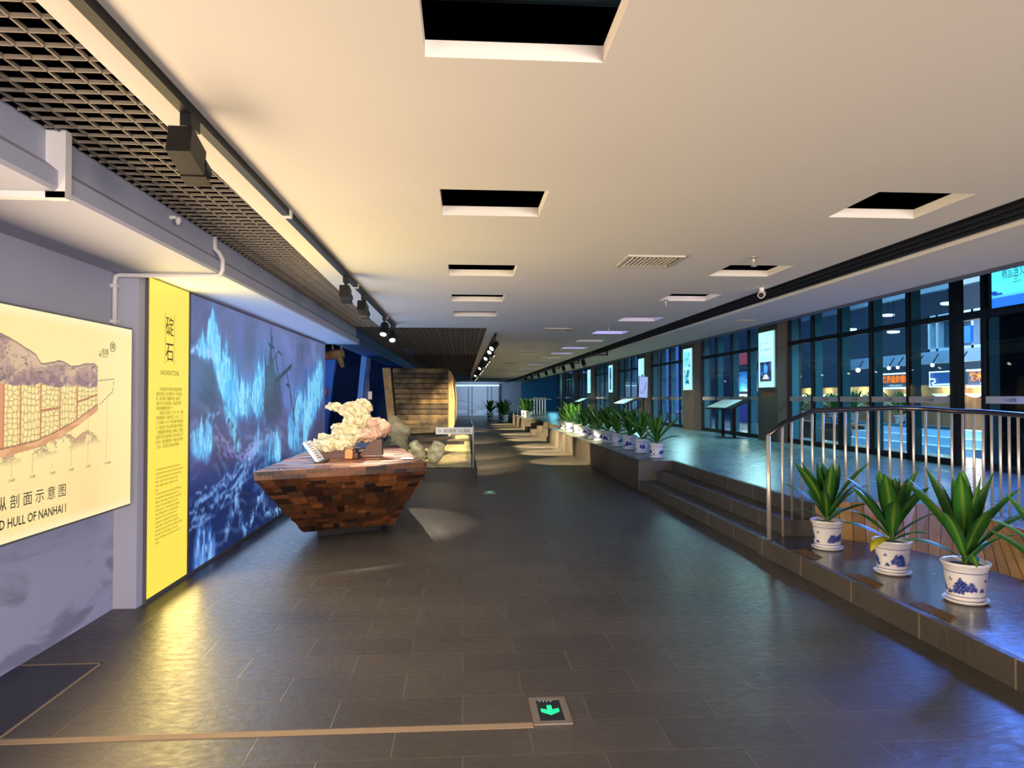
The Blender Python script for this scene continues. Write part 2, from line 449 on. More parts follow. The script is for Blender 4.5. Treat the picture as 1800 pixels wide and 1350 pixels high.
# closed, blue-lit and dark slots above
slot_cap = mat('slot_cap', (210, 210, 216), .8)
bm = B()
for i, s in enumerate(SL_R):
    if i >= 3 : box(bm, s[0]-.05, s[1]+.05, s[2]-.05, s[3]+.05, CZ+.16 if i < 5 else CZ+.1, CZ+.18)
struct('ceiling_slot_caps', bm, slot_cap)
for i, s in enumerate(SL_R):
    if i in (3, 4, 5, 7, 8, 11, 13):
        light('slot_glow', 'AREA', ((s[0]+s[1])/2, s[2]+.12, CZ+.05), (.15, .3, 1.0, .5, .7, .5, .5, .5, .5, .5, .5)[i-3], (.22, .24, 1), target=((s[0]+s[1])/2, s[3], CZ+.2), size=.5, size_y=.05)
# pipe and lamp bowl seen through the nearest opening
t = thing('sprinkler_pipe', 'dark pipe crossing above the nearest square ceiling opening', 'pipe', (0, 2.5, 2.95))
bm = B(); tube(bm, [(-1.2, 2.5, 2.98), (2.2, 2.5, 2.98)], .025); obj('pipe_run', bm, mat('dark_pipe', (40, 60, 74), .4), t, smooth=True)
bm = B(); tube(bm, [(.30, 2.42, 3.45), (.30, 2.42, 2.98)], .01, 6); obj('hanger_rod', bm, black_metal, t)
t = thing('pendant_dome_lamp', 'grey unlit dome lamp above the nearest square ceiling opening', 'lamp', (.33, 2.84, 2.95))
bm = B(); lathe(bm, [(.09, .0), (.085, .03), (.06, .055), (.02, .065)], 24, (.33, 2.84, 2.905)); obj('lamp_bowl', bm, mat('grey_dome', (84, 86, 84), .4), t, smooth=True)
bm = B(); tube(bm, [(.33, 2.84, 2.96), (.33, 2.84, 3.44)], .012, 6); obj('stem', bm, black_metal, t)

# open-cell grille along the left and over the hull display
bm = B()
z0, z1 = CZ+.004, CZ+.018
x = -1.78
while x < -1.26:
    box(bm, x-.0035, x+.0035, -1, 12.1, z0, z1); x += .095
x = -1.78
while x < .42:
    box(bm, x-.0035, x+.0035, 12.05, 38.2, z0, z1); x += .095
y = -.9
while y < 12.05:
    box(bm, -1.82, -1.26, y-.0035, y+.0035, z0, z1); y += .0935
while y < 38.2:
    box(bm, -1.82, .42, y-.0035, y+.0035, z1-.003, z1-.001); y += .0935 if y < 20 else .187
struct('ceiling_grille', bm, grille_metal)
bm = B(); box(bm, -1.83, .45, 38.1, 38.3, CZ-.3, CZ+.3); struct('trim_15', bm, mat('end_beam', (40, 60, 90), .7))

# ------------------------------------------------------------------ left side: fascia beam, recess wall, panel wall
bm = B()
prism_axis(bm, [(-1.84, CZ+.02), (-1.84, 2.595), (-1.785, 2.55), (-1.785, 2.475), (-1.80, 2.46), (-2.7, 2.46), (-2.7, CZ+.02)], 'y', -4, 12.45)
struct('wall_fascia', bm, fascia_paint)
bm = B(); box(bm, -2.7, -1.84, -4, 12.45, CZ+.02, 3.45); struct('wall_plenum', bm, black_void)
bm = B()
prism_axis(bm, [(-1.82, CZ+.3), (-1.82, 2.56), (-1.79, 2.53), (-1.79, 2.46), (-2.2, 2.46), (-2.2, CZ+.3)], 'y', 12.45, 40)
struct('wall_beam', bm, blue_paint)
# recess wall with a faint wave pattern
m = mat('recess_paint', (168, 172, 194), .8)
nt = m.node_tree; b_ = nt.nodes['Principled BSDF']; tc = nt.nodes.new('ShaderNodeTexCoord'); mp = nt.nodes.new('ShaderNodeMapping'); mp.inputs['Scale'].default_value = (1, .8, 2.4); mp.inputs['Rotation'].default_value = (.5, 0, 0)
n = nt.nodes.new('ShaderNodeTexNoise'); n.inputs['Scale'].default_value = 2.2; n.inputs['Detail'].default_value = 7; n.inputs['Distortion'].default_value = .8
r = nt.nodes.new('ShaderNodeValToRGB'); r.color_ramp.elements[0].position = .5; r.color_ramp.elements[1].position = .62
r.color_ramp.elements[0].color = (*lin(168, 172, 194), 1); r.color_ramp.elements[1].color = (*lin(134, 136, 156), 1)
sp = nt.nodes.new('ShaderNodeSeparateXYZ'); nt.links.new(tc.outputs['Object'], sp.inputs[0])
gr = nt.nodes.new('ShaderNodeMapRange'); gr.inputs['From Min'].default_value = .35; gr.inputs['From Max'].default_value = .8; gr.inputs['To Min'].default_value = 1; gr.inputs['To Max'].default_value = 0
nt.links.new(sp.outputs['Z'], gr.inputs['Value'])
ml = nt.nodes.new('ShaderNodeMath'); ml.operation = 'MULTIPLY'
nt.links.new(tc.outputs['Object'], mp.inputs[0]); nt.links.new(mp.outputs[0], n.inputs['Vector']); nt.links.new(n.outputs['Fac'], r.inputs[0])
mx = nt.nodes.new('ShaderNodeMix'); mx.data_type = 'RGBA'; mx.inputs['A'].default_value = (*lin(168, 172, 194), 1)
nt.links.new(gr.outputs[0], mx.inputs['Factor']); nt.links.new(r.outputs[0], mx.inputs['B']); nt.links.new(mx.outputs['Result'], b_.inputs['Base Color'])
bm = B(); box(bm, -2.75, -2.55, -4, 5.42, 0, 2.47); struct('wall_recess', bm, m)
bm = B(); box(bm, -2.75, -2.385, 5.42, 12.45, 0, 2.47); struct('wall_left', bm, wall_paint)
bm = B(); box(bm, -5.5, -5.3, 12.45, 60, 0, 3.4); struct('wall_far_left', bm, blue_paint)
bm = B(); box(bm, -5.3, -2.385, 12.35, 12.45, 0, 3.4); struct('wall_return', bm, blue_paint)

# mural lightbox
MU0, MU1, MZ0, MZ1 = 6.36, 12.43, .03, 2.45
def mural(U, V):
    U = U+MU0; V = V+MZ0
    wu = U+.35*(fbm(U*1.1, V*1.1, 3)-.5)*2; wv = V+.3*(fbm(U*1.1+9, V*1.1, 5)-.5)*2
    h = (V-MZ0)/(MZ1-MZ0)
    img = np.zeros(U.shape+(3,))
    stops = [(0, (14, 32, 80)), (.25, (19, 42, 102)), (.42, (58, 66, 116)), (.6, (66, 82, 150)), (.8, (80, 92, 152)), (1, (92, 100, 142))]
    for k in range(3): img[..., k] = np.interp(h, [s[0] for s in stops], [s[1][k] for s in stops])
    n = fbm(wu*1.4, wv*2.2, 11); img *= (.62+.8*n)[..., None]
    # dark hollows of the waves
    for (a, b_, ra, rb, k) in ((6.9, 1.62, .42, .28, .5), (7.5, 1.0, .6, .22, .45), (8.9, .45, .7, .3, .55), (7.9, .35, .4, .25, .4), (11.9, 1.1, .35, .5, .4)):
        g = np.exp(-((wu-a)/ra)**2-((wv-b_)/rb)**2); img = mixc(img, (22, 36, 78), k*g)
    # sweeping brush strokes that follow the swell
    ang = wv*9+wu*1.6+4.5*fbm(wu*.8, wv*.8, 21)
    sw = sm(.62, 1., np.abs(np.sin(ang*2.1)))*sm(.40, .62, fbm(wu*2.2+ang*.3, wv*7, 8))*sm(.74, .5, h)
    img = mixc(img, (128, 172, 232), .3*sw)
    streak = fbm(U*14, V*2.0, 31, 4); fine = fbm(U*46, V*12, 33, 3); lump = fbm(U*3.2, V*2.4, 77, 4)
    def plume(pl, base, k=1., col=(64, 170, 240), hi=(150, 232, 255)):
        nonlocal img
        us = [p[0] for p in pl]; top = np.interp(U, us, [p[1] for p in pl], left=-9, right=-9)
        bot = np.interp(U, [p[0] for p in base], [p[1] for p in base])
        jag = .16*(vnoise(U*7, V*0, 17)-.5)+.12*(vnoise(U*19, V*0, 18)-.5)
        top = top+jag
        hgt = np.maximum(top-bot, .1); q = (V-bot)/hgt                       # 0 at the foot, 1 at the tip
        body = sm(1.05, .55, q)*sm(-.15, .2, q)
        tex = sm(.38, .70, .5*streak+.25*fine+.25*lump+.16*body-.10*q)
        edge = sm(us[0]-.02, us[0]+.2, U)*sm(us[-1]+.02, us[-1]-.2, U)
        e = np.clip(body*tex*edge*1.25, 0, 1)*k
        img = mixc(img, col, e*.85); img = mixc(img, hi, sm(.55, 1., e)*(.1+.9*sm(.44, .66, fine*.6+lump*.4))*.85)
    P, Q = (84, 110, 190), (124, 160, 224)
    plume([(7.5, 2.5), (7.7, 2.6), (7.95, 2.4)], [(7.5, 1.8), (8, 1.7)], .5, P, Q)
    plume([(8.1, 2.35), (8.5, 2.5), (8.9, 2.55), (9.2, 2.55), (9.45, 2.2)], [(8.1, 1.6), (9.45, 1.6)], .6, (84, 130, 200), (130, 180, 235))
    plume([(9.5, 2.1), (9.9, 2.25), (10.3, 1.8)], [(9.5, 1.4), (10.3, 1.2)], .75, P, Q)
    plume([(6.4, 2.0), (6.7, 2.3), (6.92, 2.5), (7.1, 2.3), (7.3, 2.2), (7.5, 2.2), (7.7, 1.95)], [(6.4, 1.92), (6.9, 1.86), (7.2, 1.5), (7.7, 1.25)], 1.15)
    plume([(7.4, 1.95), (7.7, 1.9), (8.0, 1.8), (8.3, 2.0), (8.55, 2.25), (8.72, 2.2), (8.8, 1.7)], [(7.4, 1.35), (7.9, 1.3), (8.4, 1.25), (8.8, 1.2)], 1.0)
    plume([(9.75, 1.4), (10.2, 1.75), (10.7, 1.95), (11.2, 2.2), (11.6, 2.4), (11.85, 2.5), (12.15, 2.45), (12.35, 2.0)], [(9.75, .9), (10.3, .7), (10.9, .7), (11.4, 1.1), (12.35, 1.5)], 1.0)
    plume([(6.3, 1.35), (6.6, 1.45), (6.85, 1.5), (7.0, 1.2)], [(6.3, 1.05), (6.75, .95), (7.0, 1.05)], 1.1)
    plume([(8.65, 1.1), (8.95, 1.32), (9.25, 1.25), (9.55, 1.1)], [(8.65, .7), (9.55, .7)], 1.05)
    plume([(8.15, 1.15), (8.45, 1.35), (8.7, 1.1)], [(8.15, .9), (8.7, .85)], .9)
    plume([(6.38, .3), (6.6, .6), (6.75, .62), (6.95, .4), (7.1, .2)], [(6.38, -.1), (7.1, -.1)], 1.0, (72, 128, 222), (160, 206, 250))
    def foam(Pl, w, k, col=(150, 200, 250), seed=40):
        nonlocal img
        d = dpoly(U+.09*(fbm(U*6, V*6, seed)-.5)*2, V+.09*(fbm(U*6+4, V*6, seed+1)-.5)*2, Pl)
        f = np.exp(-(d/w)**2)*sm(.32, .6, fbm(U*16, V*16, seed+2, 3)); img = mixc(img, col, np.clip(f*k, 0, 1))
    foam([(6.36, 1.97), (6.7, 1.96), (7.0, 1.88), (7.22, 1.58), (7.4, 1.35)], .035, 1)
    foam([(7.2, 1.6), (7.32, 1.4), (7.55, 1.25), (7.7, 1.05)], .10, .9, (110, 214, 248))
    for o_ in np.linspace(-.12, .14, 6): foam([(6.36, .5+o_), (6.9, .56+o_), (7.4, .64+o_*.8), (7.9, .78+o_*.6), (8.4, 1.0+o_*.4)], .022, .75, (124, 172, 236), int(50+o_*100))
    foam([(8.3, .95), (8.05, .75), (7.75, .6), (7.55, .4), (7.3, .2)], .06, .9, (140, 190, 248), 55)
    foam([(7.6, .55), (7.75, .3), (7.95, .08)], .05, .9, (120, 175, 240), 60)
    foam([(7.9, .06), (8.25, .22), (8.6, .46), (8.72, .2), (9.1, .1), (9.7, .1)], .05, 1, (140, 200, 250), 64)
    foam([(8.1, .95), (8.5, 1.05), (8.9, 1.12), (9.4, 1.02)], .05, .7, (130, 180, 235), 68)
    foam([(8.3, .75), (8.5, .6), (8.62, .45)], .05, .8, (130, 180, 240), 66)
    for o_ in (0, .07, .14): foam([(7.0, 1.25-o_), (7.5, 1.05-o_), (8.0, 1.0-o_*.6), (8.4, 1.15-o_)], .02, .7, (150, 150, 214), int(70+o_*50))
    foam([(6.36, 1.2), (6.7, 1.33), (7.1, 1.4)], .03, .8, (120, 180, 230), 72)
    dark = C3(30, 42, 72)
    d = inpoly(U, V, [(8.70, 1.90), (8.64, 1.4), (8.75, 1.25), (9.3, 1.2), (9.5, 1.34), (9.44, 1.5), (9.40, 1.78), (9.15, 1.86), (9.08, 2.02), (8.92, 2.1), (8.86, 1.95)]).astype(float)
    img = mixc(img, dark, .8*d*sm(1.15, 1.45, V)*(.8+.2*streak))
    img = mixc(img, (70, 92, 130), .35*d*(np.abs(np.sin(V*34+U*2)) > .955)*sm(1.3, 1.4, V))
    for Pl, w in (([(8.98, 1.8), (8.96, 2.38)], .02), ([(8.8, 1.9), (9.0, 2.3), (9.25, 1.85)], .010), ([(9.2, 1.75), (10.0, 1.98)], .028), ([(9.05, 2.0), (9.3, 2.14), (9.5, 2.1), (9.6, 1.9)], .010),
                 ([(9.15, 1.8), (9.12, 1.45)], .015), ([(9.78, 1.85), (10.25, 1.15)], .02), ([(9.72, 1.72), (9.92, 1.7)], .018), ([(10.35, 1.6), (10.1, 1.25)], .02), ([(9.4, 1.7), (9.55, 1.4)], .014), ([(8.7, 2.02), (8.75, 1.8)], .018), ([(8.85, 2.2), (9.1, 2.16)], .014), ([(9.2, 2.05), (9.35, 1.8)], .018)):
        img = mixc(img, (22, 32, 56), .9*sm(w*1.5, w*.5, dpoly(U, V, Pl)))
    return img
MUR = mat('mural_print', (255, 255, 255), .3, attr='Col', emit='attr', es=1.0)
t = thing('storm_mural_lightbox', 'large backlit blue mural of a sailing ship in storm waves, on the left wall', 'mural', (-2.36, 9.4, 0))
bm = B(); box(bm, -2.386, -2.362, MU0-.022, MU1+.02, 0.0, 2.475); obj('frame', bm, box_edge, t)
grid_paint('picture', (-2.359, MU0, MZ0), (0, 1, 0), (0, 0, 1), MU1-MU0, MZ1-MZ0, 430, 240, mural, MUR, t)

# yellow text lightbox
YEL = mat('yellow_backlight', (60, 48, 8), .4, emit=(254, 229, 84), es=1.0)
t = thing('anchor_stone_text_panel', 'tall narrow glowing yellow text panel headed ANCHOR STONE, beside the storm mural', 'sign', (-2.36, 5.9, 0))
bm = B(); box(bm, -2.386, -2.361, 5.52, 6.335, 0, 2.475); obj('frame', bm, box_edge, t)
bm = B(); box(bm, -2.361, -2.355, 5.535, 6.30, .035, 2.455); obj('panel', bm, YEL, t)
XR, UP = (0, 1, 0), (0, 0, 1)
px_ = -2.3545
text('碇', .17, (px_, 5.90, 2.055), XR, UP, ink, t, align='CENTER', width=.15)
text('石', .17, (px_, 5.90, 1.85), XR, UP, ink, t, align='CENTER', width=.15)
bm = B(); box(bm, px_, px_+.001, 5.812, 5.815, 1.81, 2.23); box(bm, px_, px_+.001, 5.99, 5.993, 1.81, 2.23); obj('ruled_lines', bm, ink_brown, t)
text('ANCHOR STONE', .055, (px_, 5.91, 1.725), XR, UP, ink, t, align='CENTER', width=.36)
cn = ['　　木石碇是宋元时期中国海船使用的', '典型系泊具，由木质碇杆与一件碇石组', '成，碇石增加了重量使“碇爪”能抓住', '海底“泥”中以固定船身，因此碇石是木', '石碇中最重要的部件之一。', '　　该碇石为花岗岩，长三点一米，中部', '厚宽两端渐窄，重约四百二十公斤，二〇', '〇七年南海一号水下考古调查时在船艏出', '水，是目前水下考古发现的最大宋代碇石', '，根据福建泉州等地出土的碇石，学者推', '测其年代应为南宋时期，碇长与船长之间', '有比例，据此推算南海一号船的总长度约', '三十米，可以想见当年船只的规模。']
text('\n'.join(cn), .0335, (px_, 5.655, 1.60), XR, UP, ink_brown, t, width=.53, line=1.12)
en = ['In Chinese wording of the Song-Yuan period is', 'characteristic device way, the wooden-stone anchor', 'anchor using, served anchor stone bound onto a', 'timber "dian", with the claw\'s grip and the', 'stone\'s weight together holding the hull in', 'place.', 'The anchor stone was recovered in 2007 during', 'the underwater archaeological survey of the', 'Nanhai I while cutting its structure. Carved from', 'granite, it is diamond-shaped in plan with a', 'central groove, 3.1 metres long and weighing', 'about 420 kilograms. It is the largest Song-', 'period anchor stone so far recovered in', 'underwater archaeology for both size and', 'weight. Based on Fujian Province, dispersing', 'generation a anchor anchor-stone weight to simple', 'one tenth of a vessel\'s length—the overall', 'length of the Nanhai I is estimated at about 30', 'metres.']
text('\n'.join(en), .0285, (px_, 5.655, .98), XR, UP, ink_brown, t, width=.54, line=1.1)

# hull-section lightbox
HX, HY0, HY1, HZ0, HZ1 = -2.335, -1.2, 5.2, .80, 2.025
def hull(U, V):
    U = U+HY0; V = V+HZ0
    img = np.zeros(U.shape+(3,)); img[:] = (254, 230, 158)
    img = mixc(img, (253, 214, 150), sm(.35, .75, fbm(U*1.2, V*1.2, 4))*.8)
    img = mixc(img, (255, 238, 168), sm(4.6, 5.2, U)*.8); img = mixc(img, (255, 240, 186), sm(.07, .0, np.minimum(V-HZ0, HZ1-V)))
    img = mixc(img, (200, 160, 110), (vnoise(U*60, V*60, 5) > .975)*.5)
    edge = .03*(fbm(U*6, V*6, 2)-.5)
    mound = [(-1.2, 1.70), (.5, 1.78), (2.2, 1.9), (3.0, 1.93), (3.5, 1.90), (3.77, 1.87), (3.86, 1.845), (4.0, 1.80), (4.07, 1.78), (4.12, 1.735), (4.28, 1.755), (4.43, 1.735), (4.69, 1.77), (4.735, 1.745), (4.74, 1.645)]
    keel = [(-1.2, 1.5), (-.5, 1.32), (.6, 1.22), (2.0, 1.19), (3.2, 1.23), (3.78, 1.285), (4.08, 1.31), (4.25, 1.345), (4.49, 1.41), (4.74, 1.505)]
    mt = np.interp(U, [p[0] for p in mound], [p[1] for p in mound], right=-9)+edge
    mb = 1.62+.03*(fbm(U*8, V*3, 7)-.5)*2
    kb = np.interp(U, [p[0] for p in keel], [p[1] for p in keel])
    inm = ((V < mt) & (V > mb) & (U < 4.735)).astype(float)
    n1 = fbm(U*5+.8*fbm(U*7, V*7, 6), V*9, 12); n2 = fbm(U*22, V*26, 14)
    img = mixc(img, (214, 176, 146), inm*.9); img = mixc(img, (176, 136, 128), inm*sm(.42, .58, n1)*.8)
    img = mixc(img, (134, 98, 96), inm*sm(.56, .68, n1)*sm(.4, .6, n2)*.8); img = mixc(img, (146, 112, 118), inm*sm(1.72, 1.63, V)*sm(.35, .6, n2)*.8)
    for lv in (.40, .47, .54): img = mixc(img, (104, 72, 76), inm*sm(.014, .004, np.abs(n1-lv))*sm(.3, .6, n2)*.7)
    img = mixc(img, (110, 80, 74), sm(.006, .002, np.abs(V-mt))*(U < 4.735)*.8)
    hold = ((V <= mb) & (V > kb) & (U < 4.735)).astype(float)
    divs = [-.4, .1, .6, 1.1, 1.6, 2.1, 2.6, 3.1, 3.5, 3.8, 3.94, 4.12, 4.31, 4.49, 4.735]
    bay = np.searchsorted(np.array(divs), U)
    # packed goods drawn as rounded outlines (nearest-seed cells)
    sx, sy = np.where(bay % 2 == 0, 24., 30.), np.where(bay % 2 == 0, 34., 26.)
    gx, gy = U*sx, V*sy; iu, iv = np.floor(gx), np.floor(gy); d1 = np.full(U.shape, 9.); d2 = np.full(U.shape, 9.)
    T = np.random.RandomState(5).rand(256, 256, 2)
    for a in (-1, 0, 1):
        for b_ in (-1, 0, 1):
            c = T[(iu+a).astype(int) % 256, (iv+b_).astype(int) % 256]
            dd = np.hypot(gx-iu-a-.2-.6*c[..., 0], gy-iv-b_-.2-.6*c[..., 1])
            d2 = np.where(dd < d1, d1, np.minimum(d2, dd)); d1 = np.minimum(d1, dd)
    img = mixc(img, (252, 230, 156), hold); img = mixc(img, (150, 108, 66), hold*sm(.16, .05, d2-d1)*.85)
    img = mixc(img, (226, 188, 118), hold*sm(.25, .7, d1)*.5)
    for x in divs: img = mixc(img, (196, 124, 84), sm(.009, .005, np.abs(U-x))*hold*.95)
    img = mixc(img, (224, 150, 104), ((U > 3.72) & (U < 3.795))*hold)
    for (a, b_) in (((4.13, 1.475), (4.30, 1.487)), ((4.5, 1.52), (4.73, 1.565))): img = mixc(img, (190, 112, 76), sm(.008, .004, dpoly(U, V, [a, b_])))
    rim = ((V <= kb) & (V > kb-.042) & (U < 4.74)).astype(float); img = mixc(img, (236, 178, 126), rim); img = mixc(img, (206, 140, 96), rim*sm(.45, .6, fbm(U*12, V*30, 15))*.6)
    img = mixc(img, (140, 92, 66), sm(.005, .002, np.abs(V-kb))*(U < 4.74)*.9)
    for a, b_ in (((4.74, 1.655), (4.95, 1.67)), ((4.95, 1.67), (4.93, 1.585)), ((4.93, 1.585), (4.77, 1.505))):
        img = mixc(img, (96, 76, 46), sm(.005, .002, dpoly(U, V, [a, b_]))*(np.sin((U-V*.7)*330) > -.35))
    sb = np.interp(U, [3.0, 3.8, 4.17, 4.3, 4.36, 4.48, 4.55, 4.62, 4.78, 4.93], [1.2, 1.25, 1.29, 1.33, 1.355, 1.30, 1.33, 1.345, 1.29, 1.262], right=-9)
    bot = np.interp(U, [3.0, 3.8, 4.2, 4.6, 4.93], [1.12, 1.18, 1.2, 1.235, 1.25])
    s = ((V < sb) & (V > bot) & (V < kb-.042)).astype(float); n = fbm(U*13, V*24, 19)
    dn = sm(.0, .07, V-bot)
    img = mixc(img, (196, 146, 112), s*sm(.42, .66, n)*dn*.85)
    for lv in (.44, .5, .56): img = mixc(img, (112, 80, 74), s*sm(.018, .005, np.abs(n-lv))*.75*dn)
    for a, z in ((4.855, 1.57), (4.625, 1.44), (4.435, 1.37), (4.24, 1.18), (4.05, 1.24), (3.87, 1.21), (3.65, 1.2), (3.4, 1.18)):
        img = mixc(img, (176, 150, 104), sm(.003, .0015, np.abs(U-a))*(V < z)*(V > 1.135)*.7)
    return img
HUL = mat('hull_print', (255, 255, 255), .35, attr='Col', emit='attr', es=1.0)
t = thing('hull_section_lightbox', 'wide glowing cream lightbox showing a cutaway drawing of a cargo ship, on the left wall', 'sign', (HX, 2, 1.4))
bm = B(); box(bm, -2.55, HX-.004, HY0-.012, HY1+.012, HZ0-.012, HZ1+.012); obj('casing', bm, box_edge, t)
grid_paint('picture', (HX, HY0, HZ0), (0, 1, 0), (0, 0, 1), HY1-HY0, HZ1-HZ0, (160, 420), 300, hull, HUL, t)
text('纵剖面示意图', .08, (HX, 4.385, .975), XR, UP, ink_dark, t, align='RIGHT', width=.63, spacing=1.5)
text('AND HULL OF NANHAI I', .07, (HX, 4.385, .875), XR, UP, ink_dark, t, align='RIGHT', width=.70, bold=.012)
text('船艏', .045, (HX, 4.78, 1.83), XR, UP, ink_dark, t)
text('SHIP BOW', .017, (HX, 4.78, 1.808), XR, UP, ink_dark, t)
text('↓', .06, (HX, 4.735, 1.81), XR, UP, ink_dark, t)
for y_, s in ((4.87, 'C01(船艏)'), (4.625, 'C02舱'), (4.435, 'C03舱'), (4.24, 'C04舱'), (4.05, 'C05舱'), (3.87, 'C06舱')):
    text(s, .02, (HX, y_, 1.11), XR, UP, ink_dark, t, align='CENTER')
bm = B(); tube(bm, [(HX+.001, 4.925+.032*math.cos(a), 1.885+.032*math.sin(a)) for a in np.linspace(0, 2*PI, 33)], .002, 5)
for dz in (-.012, .0, .012): tube(bm, [(HX+.001, 4.908, 1.885+dz), (HX+.001, 4.918, 1.893+dz), (HX+.001, 4.93, 1.882+dz), (HX+.001, 4.942, 1.893+dz)], .002, 5)
obj('emblem', bm, ink_dark, t)
bm = B(); tube(bm, [(-2.53, 5.19, .79), (-2.5, 5.215, .81), (-2.45, 5.218, 1.0)], .004, 6); obj('cable', bm, black_metal, t)

# conduits on wall and fascia
def conduit(name, label, pts, r=.017, clips=()):
    t = thing(name, label, 'pipe', pts[0])
    bm = B(); tube(bm, pts, r, 10); obj('tube', bm, pipe_white, t, smooth=True)
    for p in clips:
        bm = B(); box(bm, p[0]-.028, p[0]+.028, p[1]-.028, p[1]+.028, p[2]-.012, p[2]+.012); obj('clip', bm, pipe_white, t)
conduit('conduit', 'white conduit running up the recess wall and bending across the soffit to the ceiling grille',
        [(-2.53, 5.36, 2.0), (-2.53, 5.36, 2.40), (-2.525, 5.36, 2.43), (-2.5, 5.36, 2.440), (-1.84, 5.36, 2.440), (-1.785, 5.36, 2.445), (-1.766, 5.36, 2.48), (-1.766, 5.36, 2.56), (-1.79, 5.36, 2.61), (-1.82, 5.36, 2.64), (-1.822, 5.36, 2.73)], clips=((-2.535, 5.36, 2.1), (-2.535, 5.36, 2.36)))
t = thing('ceiling_conduit', 'white rectangular trunking on the fascia beam above the hull lightbox', 'pipe', (-1.8, 3.3, 2.5))
bm = B(); box(bm, -1.84, -1.755, 3.26, 3.31, 2.43, 2.735); obj('tube', bm, pipe_white, t)
bm = B(); box(bm, -2.5, -1.756, 3.26, 3.31, 2.432, 2.46); obj('tube', bm, pipe_white, t)
t = thing('ceiling_sensor', 'small white sensor knob at the top of the fascia beam', 'sensor', (-1.8, 4.6, 2.68))
bm = B(); lathe(bm, [(.012, .03), (.018, .02), (.018, 0), (.008, -.02)], 12, (-1.79, 4.6, 2.655)); obj('sensor_body', bm, pipe_white, t, smooth=True)
bm = B(); box(bm, -1.841, -1.80, 4.59, 4.61, 2.67, 2.69); obj('bracket', bm, pipe_white, t)
# dark cover plate in the floor by the recess wall
t = thing('floor_hatch', 'dark flush floor hatch with pale edging below the hull lightbox', 'hatch', (-2.3, 3.8, 0))
bm = B(); box(bm, -2.55, -2.1, 3.45, 4.31, 0, .003); obj('plate', bm, mat('dark_hatch', (34, 32, 38), .35), t)
bm = B(); box(bm, -2.1, -2.088, 3.4, 4.325, 0, .004); box(bm, -2.55, -2.088, 4.31, 4.325, 0, .004); obj('edging', bm, MATS['joint_filler'], t)
# ------------------------------------------------------------------ anchor stone exhibit
WOODS = [lin(*c) for c in ((112, 68, 36), (92, 54, 30), (66, 40, 26), (138, 86, 46), (44, 30, 22), (124, 78, 42), (104, 62, 34), (78, 48, 28), (84, 58, 38))]
def mosaic(bm, lay, p00, p10, p11, p01, row_h, lens, lift=.012, pal=WOODS, vary=True):
    """rows of loose wooden blocks over the quad p00-p10-p11-p01"""
    p00, p10, p11, p01 = map(Vector, (p00, p10, p11, p01))
    nrm = (p10-p00).cross(p01-p00).normalized()
    P = lambda s, t: (p00*(1-s)+p10*s)*(1-t)+(p01*(1-s)+p11*s)*t
    H = ((p01-p00).length+(p11-p10).length)/2; n = max(1, round(H/row_h))
    for i in range(n):
        t0, t1 = i/n, (i+1)/n
        wid = (P(1, (t0+t1)/2)-P(0, (t0+t1)/2)).length; s = 0
        while s < 1-1e-6:
            s1 = min(1, s+random.uniform(*lens)/wid)
            if 1-s1 < .4*lens[0]/wid: s1 = 1
            h = random.uniform(.001, lift); c = random.choice(pal); f = random.uniform(.4, .85)
            ta, tb = t0, t1
            if vary and random.random() < .45: ta, tb = t0, t0+(t1-t0)*.5
            for (a, b_) in ((ta, tb),) if tb == t1 else ((ta, tb), (tb, t1)):
                c2 = c if a == ta else random.choice(pal)
                q = [P(s, a), P(s1, a), P(s1, b_), P(s, b_)]
                lo = [bm.verts.new(v-nrm*.01) for v in q]; hi = [bm.verts.new(v+nrm*(h if a == ta else h*.4)) for v in q]
                fs = [bm.faces.new(hi)]+[bm.faces.new((lo[k], lo[(k+1) % 4], hi[(k+1) % 4], hi[k])) for k in range(4)]
                for ff in fs:
                    for l in ff.loops: l[lay] = (c2[0]*f, c2[1]*f, c2[2]*f, 1)
            s = s1
def colmesh():
    bm = B(); return bm, bm.loops.layers.float_color.new('Col')
TZ = .82
top = [(-2.04, 7.19), (-.40, 7.99), (-1.0, 11.0), (-2.12, 9.9)]
bot = [(-1.71, 7.85), (-.79, 8.27), (-1.12, 10.2), (-1.78, 9.6)]
t = thing('wooden_display_table', 'display table faced with brown wooden blocks, tapering like a boat hull, under the big stone', 'table', (-1.4, 9, 0))
V3 = lambda p, z: Vector((p[0], p[1], z))
bm, lay = colmesh()
prism(bm, top, TZ-.03, TZ-.012)
for f in bm.faces:
    for l in f.loops: l[lay] = (*WOODS[1], 1)
TOP_LIT_PAL = [lin(*c) for c in ((196, 128, 84), (176, 108, 70), (150, 84, 50), (206, 142, 100), (128, 70, 44), (186, 118, 80))]  # tabletop palette: the lit look is put into lighter, pinker tones
mosaic(bm, lay, V3(top[0], TZ-.012), V3(top[1], TZ-.012), V3(top[2], TZ-.012), V3(top[3], TZ-.012), .11, (.14, .42), .01, TOP_LIT_PAL, False)
obj('tabletop', bm, wood_attr, t)
bm, lay = colmesh()
for i in range(4):
    a, b_ = top[i], top[(i+1) % 4]
    mosaic(bm, lay, V3(a, TZ-.095), V3(b_, TZ-.095), V3(b_, TZ-.01), V3(a, TZ-.01), .09, (.07, .26), .014, vary=True)
obj('rim', bm, wood_attr, t)
bm, lay = colmesh()
for i in range(4):
    a, b_, c, d = top[i], top[(i+1) % 4], bot[(i+1) % 4], bot[i]
    mosaic(bm, lay, V3(d, .1), V3(c, .1), V3(b_, TZ-.095), V3(a, TZ-.095), .1, (.035, .2), .018)
obj('body', bm, wood_attr, t)
cb = (sum(p[0] for p in bot)/4, sum(p[1] for p in bot)/4)
